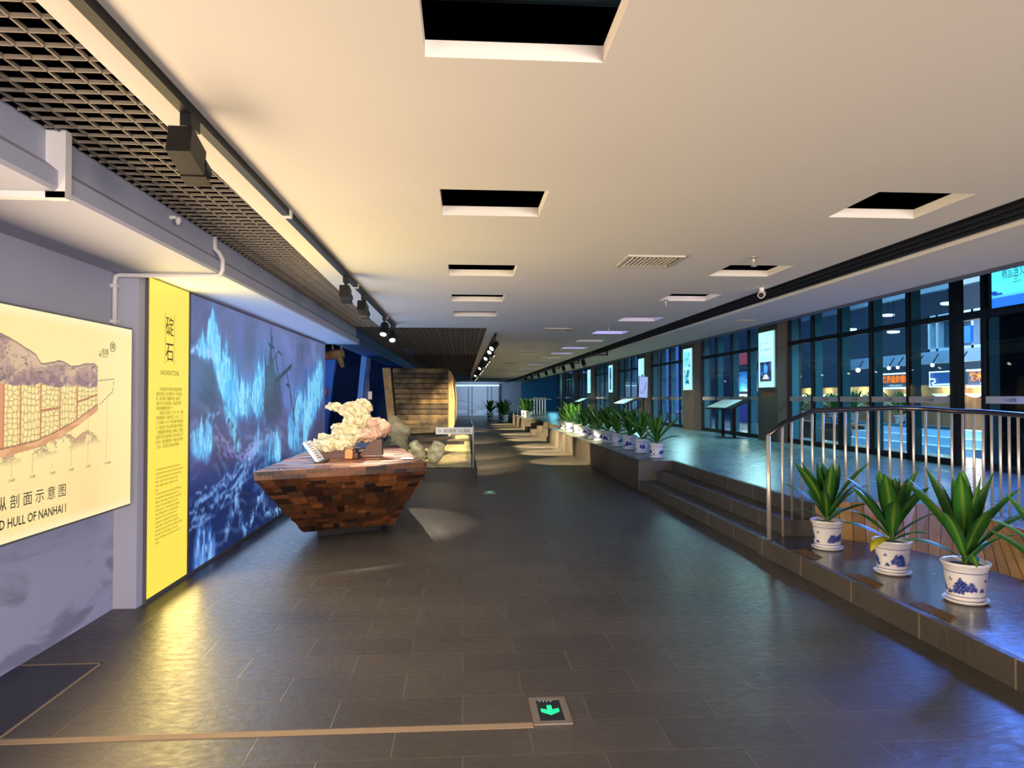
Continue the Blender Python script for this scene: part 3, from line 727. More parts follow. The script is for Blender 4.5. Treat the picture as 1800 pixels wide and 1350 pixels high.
bm = B(); prism(bm, [(cb[0]+(p[0]-cb[0])*.72, cb[1]+(p[1]-cb[1])*.8) for p in bot], 0, .12); obj('plinth', bm, black_metal, t)

def blob(parts, voxel, amp, seed, name, m, parent, sub=1, rough=.5):
    """one solid from overlapping ellipsoids: (centre, radii, tilt about y, tilt about z)"""
    bm = B()
    for c, r, ty, tz in parts:
        g = bmesh.ops.create_icosphere(bm, subdivisions=4, radius=1)
        M = Matrix.Translation(c) @ Matrix.Rotation(tz, 4, 'Z') @ Matrix.Rotation(ty, 4, 'Y') @ Matrix.Diagonal((*r, 1))
        for v in g['verts']: v.co = M @ v.co
    me = bpy.data.meshes.new(name); bm.to_mesh(me); bm.free()
    o = bpy.data.objects.new(name, me); COL.objects.link(o)
    md = o.modifiers.new('r', 'REMESH'); md.mode = 'VOXEL'; md.voxel_size = voxel
    s = o.modifiers.new('s', 'SMOOTH'); s.iterations = 3
    dg = bpy.context.evaluated_depsgraph_get(); dg.update()
    m2 = bpy.data.meshes.new_from_object(o.evaluated_get(dg), depsgraph=dg)
    bpy.data.objects.remove(o); bpy.data.meshes.remove(me)
    n = len(m2.vertices); co_ = np.empty(n*3); no = np.empty(n*3)
    m2.vertices.foreach_get('co', co_); m2.vertices.foreach_get('normal', no); co_ = co_.reshape(-1, 3); no = no.reshape(-1, 3)
    k = 0
    for sc, a in ((5, .8), (13, .6), (31, .45), (62, .3)):
        k = k+a*(vnoise(co_[:, 0]*sc+co_[:, 2]*sc*.7+50, co_[:, 1]*sc+co_[:, 2]*sc*.5+50, seed+int(sc))-.5)
    co_ = co_+no*(k*amp)[:, None]
    m2.vertices.foreach_set('co', co_.ravel()); m2.update(); m2.name = name; m2.shade_smooth()
    return mesh_obj(name, m2, m, parent)
t = thing('anchor_stone', 'large pale encrusted anchor stone piled up on the wooden display table', 'stone', (-1.45, 8.9, TZ))
blob([((-1.55, 8.85, .985), (.27, .26, .11), -.12, .2), ((-1.38, 8.85, 1.03), (.17, .22, .12), -.25, 0), ((-1.47, 8.92, 1.14), (.17, .2, .12), -.5, 0), ((-1.36, 8.92, 1.2), (.16, .18, .13), 0, 0),
      ((-1.55, 8.9, 1.405), (.15, .13, .06), .35, 0), ((-1.42, 8.9, 1.36), (.16, .14, .075), .35, 0), ((-1.63, 8.9, 1.43), (.07, .09, .035), -.1, 0), ((-1.25, 8.95, 1.41), (.115, .12, .105), .3, 0), ((-1.27, 8.95, 1.28), (.11, .14, .13), 0, 0), ((-1.19, 8.95, 1.43), (.06, .1, .06), 0, 0)],
     .012, .085, 3, 'rock_body', stone_m, t)
blob([((-1.12, 8.86, 1.10), (.17, .15, .065), -.28, 0), ((-1.0, 8.88, 1.16), (.11, .13, .05), -.3, 0), ((-1.22, 8.85, 1.08), (.1, .13, .06), -.1, 0), ((-1.07, 8.95, 1.24), (.12, .12, .055), .1, 0)], .011, .08, 9, 'shell_crust', stone_pink, t)
t = thing('stone_cradle', 'dark brown wooden cradle holding the big stone on the display table', 'stand', (-1.5, 8.8, TZ))
bm = B(); box(bm, -1.72, -1.25, 8.62, 9.2, TZ, TZ+.06); box(bm, -1.70, -1.28, 8.66, 9.1, TZ+.05, TZ+.1)
prism_axis(bm, [(-1.25, TZ+.02), (-.98, TZ+.02), (-.98, TZ+.22), (-1.1, TZ+.2)], 'y', 8.75, 8.95)
obj('base', bm, mat('cradle_wood', (62, 30, 18), .6), t)
bm = B(); prism_axis(bm, [(-1.385, TZ), (-1.295, TZ), (-1.295, TZ+.09), (-1.315, TZ+.115), (-1.365, TZ+.115), (-1.385, TZ+.09)], 'y', 8.52, 8.64); obj('peg', bm, peg_wood, t, bevel=.006)
t = thing('caption_plate', 'white caption plate leaning at the left front of the display table', 'label', (-1.75, 8.3, TZ))
bm = B(); M = Matrix.Translation((-1.68, 8.2, TZ+.115)) @ Matrix.Rotation(-.62, 4, 'Y')
box(bm, -.014, .014, -.17, .17, -.135, .135, M); obj('plate', bm, mat('caption_white', (226, 226, 222), .35), t)
bm = B(); 
for k in range(7): box(bm, .0142, .0152, -.13, random.uniform(.02, .13), .085-k*.03, .093-k*.03, M)
obj('printed_lines', bm, ink_dark, t)
bm = B(); box(bm, -1.64, -1.53, 8.02, 8.36, TZ+.001, TZ+.012); obj('foot', bm, black_metal, t)
tag(obj('caption_card', (lambda bm: (box(bm, -.72, -.58, 8.42, 8.55, TZ+.002, TZ+.014), bm)[1])(B()), mat('card_white', (235, 232, 226), .5)), 'small white card lying near the right edge of the display table', 'label')

# ------------------------------------------------------------------ glass case with the ship-hull replica
t = thing('glass_display_case', 'low black-based glass case around the wooden hull replica', 'display case', (-1.5, 17, 0))
bm = B(); box(bm, -2.1, .28, 13.36, 22.2, 0, .215); obj('base', bm, mat('case_black', (7, 9, 12), .5, spec=.2), t)
for (x0, x1) in ((-2.08, -1.0), (-.99, .20)):
    bm = B(); box(bm, x0, x1, 13.46, 13.472, .215, 1.0); obj('glass_panel', bm, glass_case, t)
for k in range(4):
    bm = B(); box(bm, .20, .212, 13.48+k*2.17, 13.48+k*2.17+2.15, .215, 1.0); obj('glass_panel', bm, glass_case, t)
bm = B(); box(bm, .19, .215, 13.455, 13.48, .215, 1.0); obj('corner_post', bm, mat('case_edge', (60, 74, 66), .2), t)
bm = B(); box(bm, -.50, .19, 13.452, 13.456, .85, .98); obj('film_strip', bm, mat('case_film', (176, 174, 168), .7), t)
text('请勿触摸  小心玻璃', .075, (-.36, 13.451, .885), (1, 0, 0), (0, 0, 1), ink_dark, t, width=.5)
bm = B(); tube(bm, [(-.43+.028*math.cos(a), 13.4505, .915+.028*math.sin(a)) for a in np.linspace(0, 2*PI, 20)], .003, 4); tube(bm, [(-.45, 13.4505, .935), (-.41, 13.4505, .895)], .003, 4); obj('warning_mark', bm, ink_dark, t)
# sand bed
bm = B()
nx, ny = 46, 90; gv = []
for j in range(ny):
    for i in range(nx):
        x = -2.06+2.23*i/(nx-1); y = 13.5+8.6*j/(ny-1)
        z = .25+.28*max(0, min(1, (y-13.6)/3))*(.5+.5*max(0, min(1, (x+1.4)/1.4)))+.10*(float(vnoise(np.array(x*2+20), np.array(y*2+20), 4))-.5)+.05*(float(vnoise(np.array(x*9+20), np.array(y*9+20), 5))-.5)
        gv.append(bm.verts.new((x, y, max(.22, z))))
for j in range(ny-1):
    for i in range(nx-1): bm.faces.new((gv[j*nx+i], gv[j*nx+i+1], gv[(j+1)*nx+i+1], gv[(j+1)*nx+i]))
tag(obj('sand_bed', bm, sand_m, smooth=True), 'uneven yellowish sand covering the bottom of the glass case', 'sand', kind='stuff')
# hull replica
t = thing('hull_replica', 'big wooden ship hull section of weathered brown planks inside the glass case', 'ship model', (-1.05, 16, .3))
PW = [lin(*c) for c in ((112, 90, 50), (96, 76, 42), (122, 98, 54), (80, 62, 34), (102, 82, 48))]
bm, lay = colmesh()
xl = lambda z: -1.43-.13*(z-.72)/1.48; xr = lambda z: -.33-.0*(z)
NPL = 13
for k in range(NPL):
    z0 = .72+1.48*k/NPL; z1 = .72+1.48*(k+1)/NPL-.016
    drop = .12*max(0, 1-k/2.5)
    seg = 1
    for s in range(seg):
        a = s/seg; b_ = (s+1)/seg
        x0 = xl(z0)+(xr(z0)-xl(z0))*a; x1 = xl(z0)+(xr(z0)-xl(z0))*b_
        sag = lambda q: -.10*math.sin(PI*q)*max(0, 1-k/4)+.06*q*max(0, 1-k/3)
        c = random.choice(PW); f = random.uniform(.8, 1.15)
        dy = random.uniform(0, .03)
        q = [(x0, 15.98-dy, z0+sag(a)), (x1, 15.98-dy, z0+sag(b_)), (x1, 15.98-dy, z1+sag(b_)), (x0, 15.98-dy, z1+sag(a))]
        vs = [bm.verts.new(p) for p in q]; bk = [bm.verts.new((p[0], 16.08, p[2])) for p in q]
        fs = [bm.faces.new(vs)]+[bm.faces.new((bk[i], bk[(i+1) % 4], vs[(i+1) % 4], vs[i])) for i in range(4)]
        for ff in fs:
            for l in ff.loops: l[lay] = (c[0]*f, c[1]*f, c[2]*f, 1)
hullwood = mat('hull_wood', (255, 255, 255), .75, attr='Col', noise=(4, (84, 74, 52), .16), bump=(24, .8, .02))
obj('end_planking', bm, hullwood, t)
bm = B(); vs = []
for (x0, x1, y) in ((-1.78, -1.62, 15.93), ):
    for yy in (y, y+.2):
        for xx, z in ((-1.78, 2.2), (-1.60, 2.2), (-1.46, .62), (-1.62, .66)): vs.append(bm.verts.new((xx, yy, z)))
f = [(0, 1, 2, 3), (7, 6, 5, 4), (0, 4, 5, 1), (1, 5, 6, 2), (2, 6, 7, 3), (3, 7, 4, 0)]
for q in f: bm.faces.new([vs[i] for i in q])
bmesh.ops.recalc_face_normals(bm, faces=bm.faces); obj('stern_post', bm, mat('post_wood', (150, 118, 66), .7, noise=(6, (104, 80, 44), .25), bump=(22, .5)), t, bevel=.012)
bm = B(); box(bm, -1.56, -.33, 16.08, 26, .7, 2.2); obj('hull_core', bm, plank_gap, t)
bm, lay = colmesh()
for k in range(9):
    z0 = .74+k*.162; c = random.choice(PW)
    vs0 = box(bm, -.335, -.315, 16.0, 26, z0, z0+.15)
    for v in vs0:
        for l in v.link_loops: l[lay] = (*c, 1)
obj('side_planking', bm, hullwood, t)
rib_m = mat('pale_rib', (200, 168, 112), .7, noise=(9, (160, 126, 78), .25))
for k in range(8):
    y = 16.35+k*1.25
    bm = B(); prism_axis(bm, [(-.32, .62), (-.22, .78), (-.2, 1.5), (-.26, 2.14), (-.32, 2.14)], 'y', y, y+.2); obj('rib', bm, rib_m, t)
bm = B(); box(bm, -1.5, -.36, 16.2, 25, .3, .7); obj('support', bm, black_metal, t)
# rocks, pots and timbers lying in the sand
t = thing('grey_boulder', 'tall yellowish grey boulder behind the display table, inside the glass case', 'stone', (-1.27, 14.1, .25))
blob([((-1.25, 14.1, .55), (.2, .2, .34), .1, 0), ((-1.32, 14.1, .92), (.17, .18, .2), .3, 0), ((-1.16, 14.1, .86), (.12, .15, .12), 0, 0), ((-1.33, 14.1, 1.08), (.09, .12, .1), 0, 0)], .02, .07, 21, 'rock_body', stone_grey, t)
for k, (nm, lab, c, r, ty) in enumerate((('clay_pot', 'rounded broken clay pot on the sand, right-hand one of the pair behind the glass', (-.52, 13.85, .47), (.16, .15, .2), .35), ('clay_pot', 'cracked pale clay jar leaning on the left of the rounded pot behind the glass', (-.86, 13.95, .5), (.13, .14, .19), -.5))):
    t = thing(nm, lab, 'pot', (c[0], c[1], .27))
    bm = B(); lathe(bm, [(.3, -1), (.75, -.7), (1, -.1), (.98, .35), (.8, .7), (.72, .78), (.8, .95), (.7, .95), (.62, .75), (.5, .6)], 28)
    M = Matrix.Translation(c) @ Matrix.Rotation(ty, 4, 'Y') @ Matrix.Rotation(.3*k, 4, 'X') @ Matrix.Diagonal((*r, 1))
    for v in bm.verts:
        v.co = M @ v.co
        v.co += Vector((1, 1, 1))*.02*(float(vnoise(np.array(v.co.x*14+30), np.array(v.co.z*14+30), k))-.5)
    obj('pot_body', bm, mat('clay_%d' % k, (206, 190, 150), .8, noise=(9, (120, 110, 84), .22), bump=(30, .7, .02)), t, smooth=True)
    bm = B(); lathe(bm, [(.0, .0), (.74, .0), (.76, .1), (.4, .22), (.0, .25)], 24)
    M2 = M @ Matrix.Translation((0, 0, .93))
    for v in bm.verts: v.co = M2 @ v.co
    obj('mouth_plug', bm, stone_m, t, smooth=True)
for k, (x, y, z, rz, ry, L_, lab) in enumerate(((-.9, 14.7, .56, .2, .12, .9, 'dark timber lying flat behind the grey boulder in the glass case'), (-.55, 15.2, .66, -.4, -.1, .8, 'dark timber slanting under the wooden hull section'), (-.2, 14.9, .6, .9, .05, .6, 'short dark timber at the right of the sand bed'), (-.75, 14.35, .44, .5, .25, .5, 'dark broken board propped beside the cracked clay jar'))):
    bm = B(); M = Matrix.Translation((x, y, z)) @ Matrix.Rotation(rz, 4, 'Z') @ Matrix.Rotation(ry, 4, 'Y'); box(bm, -L_/2, L_/2, -.07, .07, -.035, .035, M)
    tag(obj('timber', bm, plank_dark, bevel=.008), lab, 'timber', 'timbers on the sand')

# ------------------------------------------------------------------ blue zone behind the mural
bm = B(); box(bm, -5.3, -1.85, 27, 27.2, 0, 3.4); struct('wall_blue_end', bm, blue_paint)
lb = mat('slant_column', (70, 110, 160), .5); db = mat('slant_panel', (14, 44, 104), .5)
def slant(name, xt0, xt1, xb0, xb1, y, d, m):
    bm = B(); vs = [bm.verts.new(p) for p in ((xb0, y, 0), (xb1, y, 0), (xt1, y, 2.5), (xt0, y, 2.5), (xb0, y+d, 0), (xb1, y+d, 0), (xt1, y+d, 2.5), (xt0, y+d, 2.5))]
    for q in ((0, 1, 2, 3), (7, 6, 5, 4), (0, 4, 5, 1), (1, 5, 6, 2), (2, 6, 7, 3), (3, 7, 4, 0)): bm.faces.new([vs[i] for i in q])
    bmesh.ops.recalc_face_normals(bm, faces=bm.faces); struct(name, bm, m)
slant('wall_slant_strut', -2.27, -2.15, -2.5, -2.4, 16.2, .15, lb)
slant('wall_slant_panel', -2.3, -2.14, -2.62, -2.14, 16.6, .2, db)
slant('wall_slant_strut.001', -3.5, -2.95, -3.9, -3.2, 16.8, .2, mat('slant_blue', (30, 84, 160), .5))
t = thing('fire_alarm_switch', 'small red fire alarm box on the blue wall beside the mural', 'alarm', (-3.2, 16.75, 1.6))
bm = B(); box(bm, -3.27, -3.12, 16.7, 16.8, 1.57, 1.76); obj('housing', bm, red_plastic, t, bevel=.008)
bm = B(); box(bm, -3.23, -3.16, 16.69, 16.7, 1.62, 1.7); obj('call_button', bm, white_plastic, t)
t = thing('notice_sign', 'small white notice plate on the slanting blue panel', 'sign', (-2.1, 16.5, 1.55))
bm = B(); box(bm, -2.17, -2.08, 16.56, 16.6, 1.5, 1.68); obj('plate', bm, white_plastic, t)
t = thing('hanging_timber', 'rough old anchor timber hanging below the soffit past the mural', 'timber', (-2.25, 12.8, 2.45))
bm = B(); tube(bm, [(-2.5, 12.8, 2.27), (-2.3, 12.8, 2.3), (-2.1, 12.8, 2.33)], [.07, .085, .075], 12); obj('log', bm, log_wood, t, smooth=True)
bm = B(); tube(bm, [(-2.2, 12.8, 2.3), (-2.16, 12.8, 2.2), (-2.12, 12.8, 2.08)], [.06, .05, .035], 10); obj('branch_stub', bm, log_wood, t, smooth=True)
bm = B(); tube(bm, [(-2.3, 12.8, 2.3), (-2.3, 12.8, 2.48)], .012, 8); obj('hanging_cord', bm, mat('rope', (150, 140, 120), .9), t)
bm = B(); tube(bm, [(-2.15, 12.8, 2.32), (-2.15, 12.8, 2.48)], .012, 8); obj('hanging_cord', bm, MATS['rope'], t)

# ------------------------------------------------------------------ track lights
tr = thing('lighting_track', 'black lighting track along the ceiling above the left wall', 'track', (-1.1, 6, CZ))
bm = B(); box(bm, -1.122, -1.078, .5, 11.6, CZ-.04, CZ); obj('rail_profile', bm, black_metal, tr)
for k in range(4):
    bm = B(); box(bm, -1.126, -1.074, 1.6+k*2.9, 1.66+k*2.9, CZ-.043, CZ); obj('joiner', bm, white_plastic, tr)
def spot_proto(name, label, group, direction, lit, kind='box', h0=.13):
    d = Vector(direction).normalized()
    t = thing(name, label, 'lamp', (0, 0, 0), 0, group)
    bm = B(); box(bm, -.022, .022, -.05, .05, -.05, 0); obj('adapter', bm, black_metal, t, bevel=.004)
    bm = B(); box(bm, -.014, .014, -.014, .014, -h0, -.05); obj('arm', bm, black_metal, t)
    q = d.to_track_quat('Z', 'Y').to_matrix().to_4x4(); M = Matrix.Translation((0, 0, -h0-.03)) @ q
    bm = B()
    if kind == 'box':
        box(bm, -.045, .045, -.055, .055, -.13, .05, M); box(bm, -.05, .05, -.058, -.05, .05, .13, M)
    else:
        lathe(bm, [(.03, -.08), (.055, -.07), (.062, -.02), (.062, .05)], 20)
        for v in bm.verts: v.co = M @ v.co
    obj('housing', bm, black_metal, t, bevel=.008 if kind == 'box' else 0)
    bm = B(); n0 = .05
    lathe(bm, [(.05, n0), (.052, n0+.07), (.046, n0+.07), (.044, n0+.055)], 20, cap0=True, cap1=False)
    for v in bm.verts: v.co = M @ v.co
    obj('snoot', bm, black_metal, t)
    bm = B(); lathe(bm, [(.043, n0+.054), (.043, n0+.060), (.025, n0+.066)], 20)
    for v in bm.verts: v.co = M @ v.co
    obj('lens', bm, lens_white if lit else mat(name+'_lens', (150, 140, 120), .2), t)
    return t
def place_spot(t, loc): t.location = loc
STONE = (-1.35, 8.85, 1.1)
GL = 'track spotlights over the left wall'
def near_spot(y, target, lab, lit, power, spot, kind='box', col=(1, .86, .66)):
    L0 = Vector((-1.1, y, CZ-.04)); d = Vector(target)-(L0+Vector((0, 0, -.16)))
    t = spot_proto('track_spotlight', lab, GL, d, lit, kind); t.location = L0
    bpy.context.view_layer.update()
    h = L0+Vector((0, 0, -.16))+d.normalized()*.13
    if power: light('spot_beam', 'SPOT', h, power, col, t, target, .03, spot, .5)
near_spot(2.94, STONE, 'nearest black track spotlight with a boxy hood, above the hull lightbox', False, 950, 20)
near_spot(6.8, (-1.4, 15.9, 1.35), 'second black track spotlight from the camera, unlit side showing', False, 520, 13)
near_spot(8.0, (-.66, 13.9, .5), 'third black track spotlight from the camera, unlit side showing', False, 420, 26)
near_spot(10.1, (-1.25, 8.9, .82), 'fourth black track spotlight, its lit lens turned to the camera', True, 200, 46, 'round')
near_spot(11.2, (-.8, 9.4, .3), 'fifth black track spotlight, lit and last before the wide grille', True, 150, 34, 'round')
# long row beside the wide grille
tr = thing('lighting_track', 'black lighting track along the right edge of the wide ceiling grille', 'track', (.6, 26, CZ))
bm = B(); box(bm, .58, .62, 12.9, 40, CZ-.04, CZ); obj('rail_profile', bm, black_metal, tr)
GR = 'row of lit spotlights beside the wide grille'
pa = spot_proto('track_spotlight', 'lit round track spotlight in the row beside the wide grille, aimed at the plants', GR, (.76, -.12, -.64), True, 'round')
pb = spot_proto('track_spotlight', 'lit round track spotlight in the row beside the wide grille, aimed at the wooden hull', GR, (-.55, -.6, -.62), True, 'round')
ys = [13.3, 14.4, 15.6, 16.8, 18.2, 19.6, 21, 22.6, 24.4, 26.2, 28.2, 30.4, 33, 36, 39]
ORD = ['nearest', 'second', 'third', 'fourth', 'fifth', 'sixth', 'seventh', 'eighth', 'ninth', 'tenth', 'eleventh', 'twelfth', 'thirteenth', 'fourteenth', 'farthest']
for i, y in enumerate(ys):
    R_ = not (i < 2 or i % 4 == 3)
    p, first = (pa, i == 2) if R_ else (pb, i == 0)
    lab = '%s lit round spotlight in the row beside the wide grille' % ORD[i]
    o = p if first else copy_thing(p, (0, 0, 0))
    o.location = (.6, y, CZ-.04); o['label'] = lab
    tgt = ((3.5, y+1.6, 1.0) if i % 2 else (2.6, y+1.5, 0)) if R_ else (-.12, y+2.0, .5)
    light('spot_beam', 'SPOT', (.6+(.08 if R_ else -.08), y-.03, CZ-.28), (1500 if i % 2 else 1900) if R_ else 520, (1, .81, .5), o, tgt, .03, (46 if i % 2 else 36) if R_ else 60, .45)
# right track in the channel
tr = thing('lighting_track', 'black lighting track hung in the dark ceiling channel on the right', 'track', (3.4, 30, CZ))
bm = B(); box(bm, 3.40, 3.45, 18, 45, CZ-.055, CZ-.02); obj('rail_profile', bm, black_metal, tr)
for k in range(6):
    y = 18.2+k*4.5
    bm = B(); box(bm, 3.30, 3.76, y, y+.05, CZ-.09, CZ-.06); box(bm, 3.30, 3.34, y, y+.05, CZ-.09, CZ+.1); box(bm, 3.72, 3.76, y, y+.05, CZ-.09, CZ+.1); obj('hanger_frame', bm, black_metal, tr)
pr = spot_proto('track_spotlight', 'x', 'dark spotlights in the right ceiling channel', (.2, -.5, -.8), False, 'round', .1)
for i, y in enumerate((20, 22, 24, 26.5, 29, 32, 35, 38.5)):
    o = pr if i == 0 else copy_thing(pr, (0, 0, 0))
    o.location = (3.425, y, CZ-.06); o['label'] = '%s dark spotlight in the ceiling channel on the right' % ORD[i] if i < 7 else 'farthest dark spotlight in the ceiling channel on the right'

# ------------------------------------------------------------------ vents, sprinklers, camera
def vent():
    t = thing('ceiling_vent', 'x', 'vent', (0, 0, 0), 0, 'louvred vents in the ceiling')
    bm = B(); w, d, b_ = .24, .235, .03
    box(bm, -w, w, -d, -d+b_, -.014, 0); box(bm, -w, w, d-b_, d, -.014, 0); box(bm, -w, -w+b_, -d, d, -.014, 0); box(bm, w-b_, w, -d, d, -.014, 0); obj('frame', bm, vent_metal, t)
    bm = B(); box(bm, -w+b_, w-b_, -d+b_, d-b_, -.004, -.001); obj('backing', bm, black_void, t)
    bm = B()
    for k in range(11):
        x = -w+b_+.02+k*.036
        box(bm, x-.009, x+.009, -d+b_, d-b_, -.002, .002, Matrix.Translation((0, 0, -.012)) @ Matrix.Translation((x, 0, 0)) @ Matrix.Rotation(1.0, 4, 'Y') @ Matrix.Translation((-x, 0, 0)))
    obj('louvres', bm, vent_metal, t)
    return t
v0 = vent(); v0.location = (1.6, 5.98, CZ-.001); v0['label'] = 'nearest louvred ceiling vent, right of the square openings'
for k, (x, y) in enumerate(((1.62, 12.2), (1.62, 18.2), (1.62, 24.2), (1.62, 30.2))):
    copy_thing(v0, (x, y, CZ-.001), label='%s louvred ceiling vent along the hall' % ORD[k+1] if k < 3 else 'farthest louvred ceiling vent along the hall')
v = copy_thing(v0, (4.3, 10.6, CZ-.001), label='small vent in the pale ceiling strip by the windows', scale=.55)
def sprinkler():
    t = thing('ceiling_sprinkler', 'x', 'sprinkler', (0, 0, 0), 0, 'sprinkler heads on the ceiling')
    bm = B(); lathe(bm, [(.03, 0), (.03, -.008), (.014, -.014), (.012, -.04), (.016, -.05)], 14); obj('head', bm, sprink_metal, t, smooth=True)
    bm = B(); lathe(bm, [(.002, -.076), (.026, -.078), (.026, -.082), (.002, -.084)], 14); tube(bm, [(0, 0, -.05), (0, 0, -.078)], .006, 6); obj('deflector', bm, sprink_metal, t)
    return t
s0 = sprinkler(); s0.location = (2.42, 5.75, CZ); s0['label'] = 'nearest sprinkler head, in front of the second opening on the right'
for k, y in enumerate((8.35, 11.7, 14.95, 17.6, 20.2)):
    copy_thing(s0, (2.43, y, CZ), label='%s sprinkler head from the camera along the right openings' % ORD[k+1])
t = thing('ceiling_camera', 'white bullet surveillance camera at the edge of the dark ceiling channel', 'camera', (3.17, 7.4, CZ))
bm = B(); tube(bm, [(3.2, 7.4, CZ), (3.2, 7.4, CZ-.04)], .025, 14); obj('mount_base', bm, white_plastic, t)
bm = B(); tube(bm, [(3.23, 7.45, CZ-.055), (3.14, 7.28, CZ-.095)], .036, 16); obj('camera_body', bm, white_plastic, t, smooth=False)
bm = B(); tube(bm, [(3.14, 7.28, CZ-.095), (3.138, 7.276, CZ-.096)], .028, 16); obj('camera_lens', bm, black_metal, t)

# ------------------------------------------------------------------ floor signs
def floor_sign():
    t = thing('floor_exit_sign', 'x', 'sign', (0, 0, 0), 0, 'exit arrow signs set in the floor')
    bm = B(); w, d = .093, .15
    plate_holes(bm, -w, w, -d, d, 0, .006, [(-w+.033, w-.033, -d+.033, d-.033)]); obj('frame', bm, mat('sign_steel', (150, 140, 128), .4, .6), t)
    bm = B(); box(bm, -w+.033, w-.033, -d+.033, d-.033, 0, .004); obj('face', bm, mat('sign_face', (22, 26, 26), .15), t)
    bm = B(); z0, z1 = .0041, .0048
    prism(bm, [(-.012, .055), (.012, .055), (.012, .005), (.045, .02), (.045, -.018), (0, -.055), (-.045, -.018), (-.045, .02), (-.012, .005)], z0, z1); obj('arrow', bm, sign_arrow, t)
    bm = B()
    for k in range(4): prism(bm, [(-.045+k*.018, .105), (-.035+k*.018, .105), (-.040+k*.018, .094)], z0, z1)
    obj('tick_marks', bm, white_plastic, t)
    return t
f0 = floor_sign(); f0.location = (.433, 3.52, 0); f0['label'] = 'nearer exit sign in the floor with a green arrow pointing to the camera'
copy_thing(f0, (.44, 11.6, 0), label='farther exit sign in the floor, beyond the wooden display table')

# ------------------------------------------------------------------ potted plants
def leaf_mesh(bm, lay, base, az, el, L_, w, droop, twist=0, fold=.25, n=9):
    d = Vector((math.cos(az)*math.cos(el), math.sin(az)*math.cos(el), math.sin(el))); p = Vector(base)
    side0 = Vector((-math.sin(az), math.cos(az), 0)); rows = []
    for i in range(n+1):
        t = i/n
        prof = (.42+.58*math.sin(min(1, t/.5)*PI/2)) if t < .5 else max(.02, 1-((t-.5)/.5)**2.2)
        side = (Matrix.Rotation(twist*t, 3, d) @ side0).normalized(); nr = side.cross(d).normalized()
        hw = w*prof*.5
        rows.append([bm.verts.new(p+side*hw+nr*hw*fold), bm.verts.new(p+side*hw*.3+nr*hw*.04), bm.verts.new(p-nr*hw*.08), bm.verts.new(p-side*hw*.3+nr*hw*.04), bm.verts.new(p-side*hw+nr*hw*fold)])
        p = p+d*(L_/n)
        ax = side0; d = (Matrix.Rotation(droop/n*(.4+1.3*t), 3, ax) @ d).normalized()
    g = random.uniform(.75, 1.15); yl = random.uniform(.0, 1)
    edge = Vector(lin(34, 86, 32))*g; mid = Vector(lin(112+40*yl, 158+14*yl, 58))*g; inn = Vector(lin(58, 122, 42))*g
    cc = (edge, inn, mid, inn, edge)
    for a, b_ in zip(rows, rows[1:]):
        for k in range(4):
            f = bm.faces.new((a[k], a[k+1], b_[k+1], b_[k]))
            for l, q in zip(f.loops, (k, k+1, k+1, k)): l[lay] = (*cc[q], 1)
def foliage(seed, n=24, tall=.62, spread=1.):
    random.seed(seed); bm, lay = colmesh()
    for i in range(n):
        t = i/(n-1)                          # 0 outer low, 1 inner top
        az = i*2.399+random.uniform(-.25, .25)
        el = math.radians(14+64*t**.8+random.uniform(-6, 6))
        L_ = tall*(.66+.34*math.sin(PI*min(1, t*1.1)))*random.uniform(.85, 1.12)
        dr = (1.15-.95*t)*random.uniform(.7, 1.2)*spread
        leaf_mesh(bm, lay, (.012*math.cos(az), .012*math.sin(az), .26+.16*t), az, el+.25, L_, random.uniform(.085, .115)*(1.05 if t > .3 else .85), dr, random.uniform(-.5, .5), random.uniform(.15, .4))
    for a in (0, 2.1, 4.2):
        tube_v = tube(bm, [(.01*math.cos(a), .01*math.sin(a), .22), (.014*math.cos(a), .014*math.sin(a), .42)], .012, 6)
        for r in tube_v:
            for v in r:
                for l in v.link_loops: l[lay] = (*lin(110, 130, 70), 1)
    me = bpy.data.meshes.new('foliage'); bm.to_mesh(me); bm.free(); me.shade_smooth(); me.materials.append(leaf_m); return me
POTP = [(.098, .018), (.112, .03), (.113, .06), (.118, .12), (.124, .19), (.128, .222), (.134, .228), (.134, .236), (.144, .25), (.147, .262), (.143, .268), (.132, .262), (.124, .245), (.12, .225)]
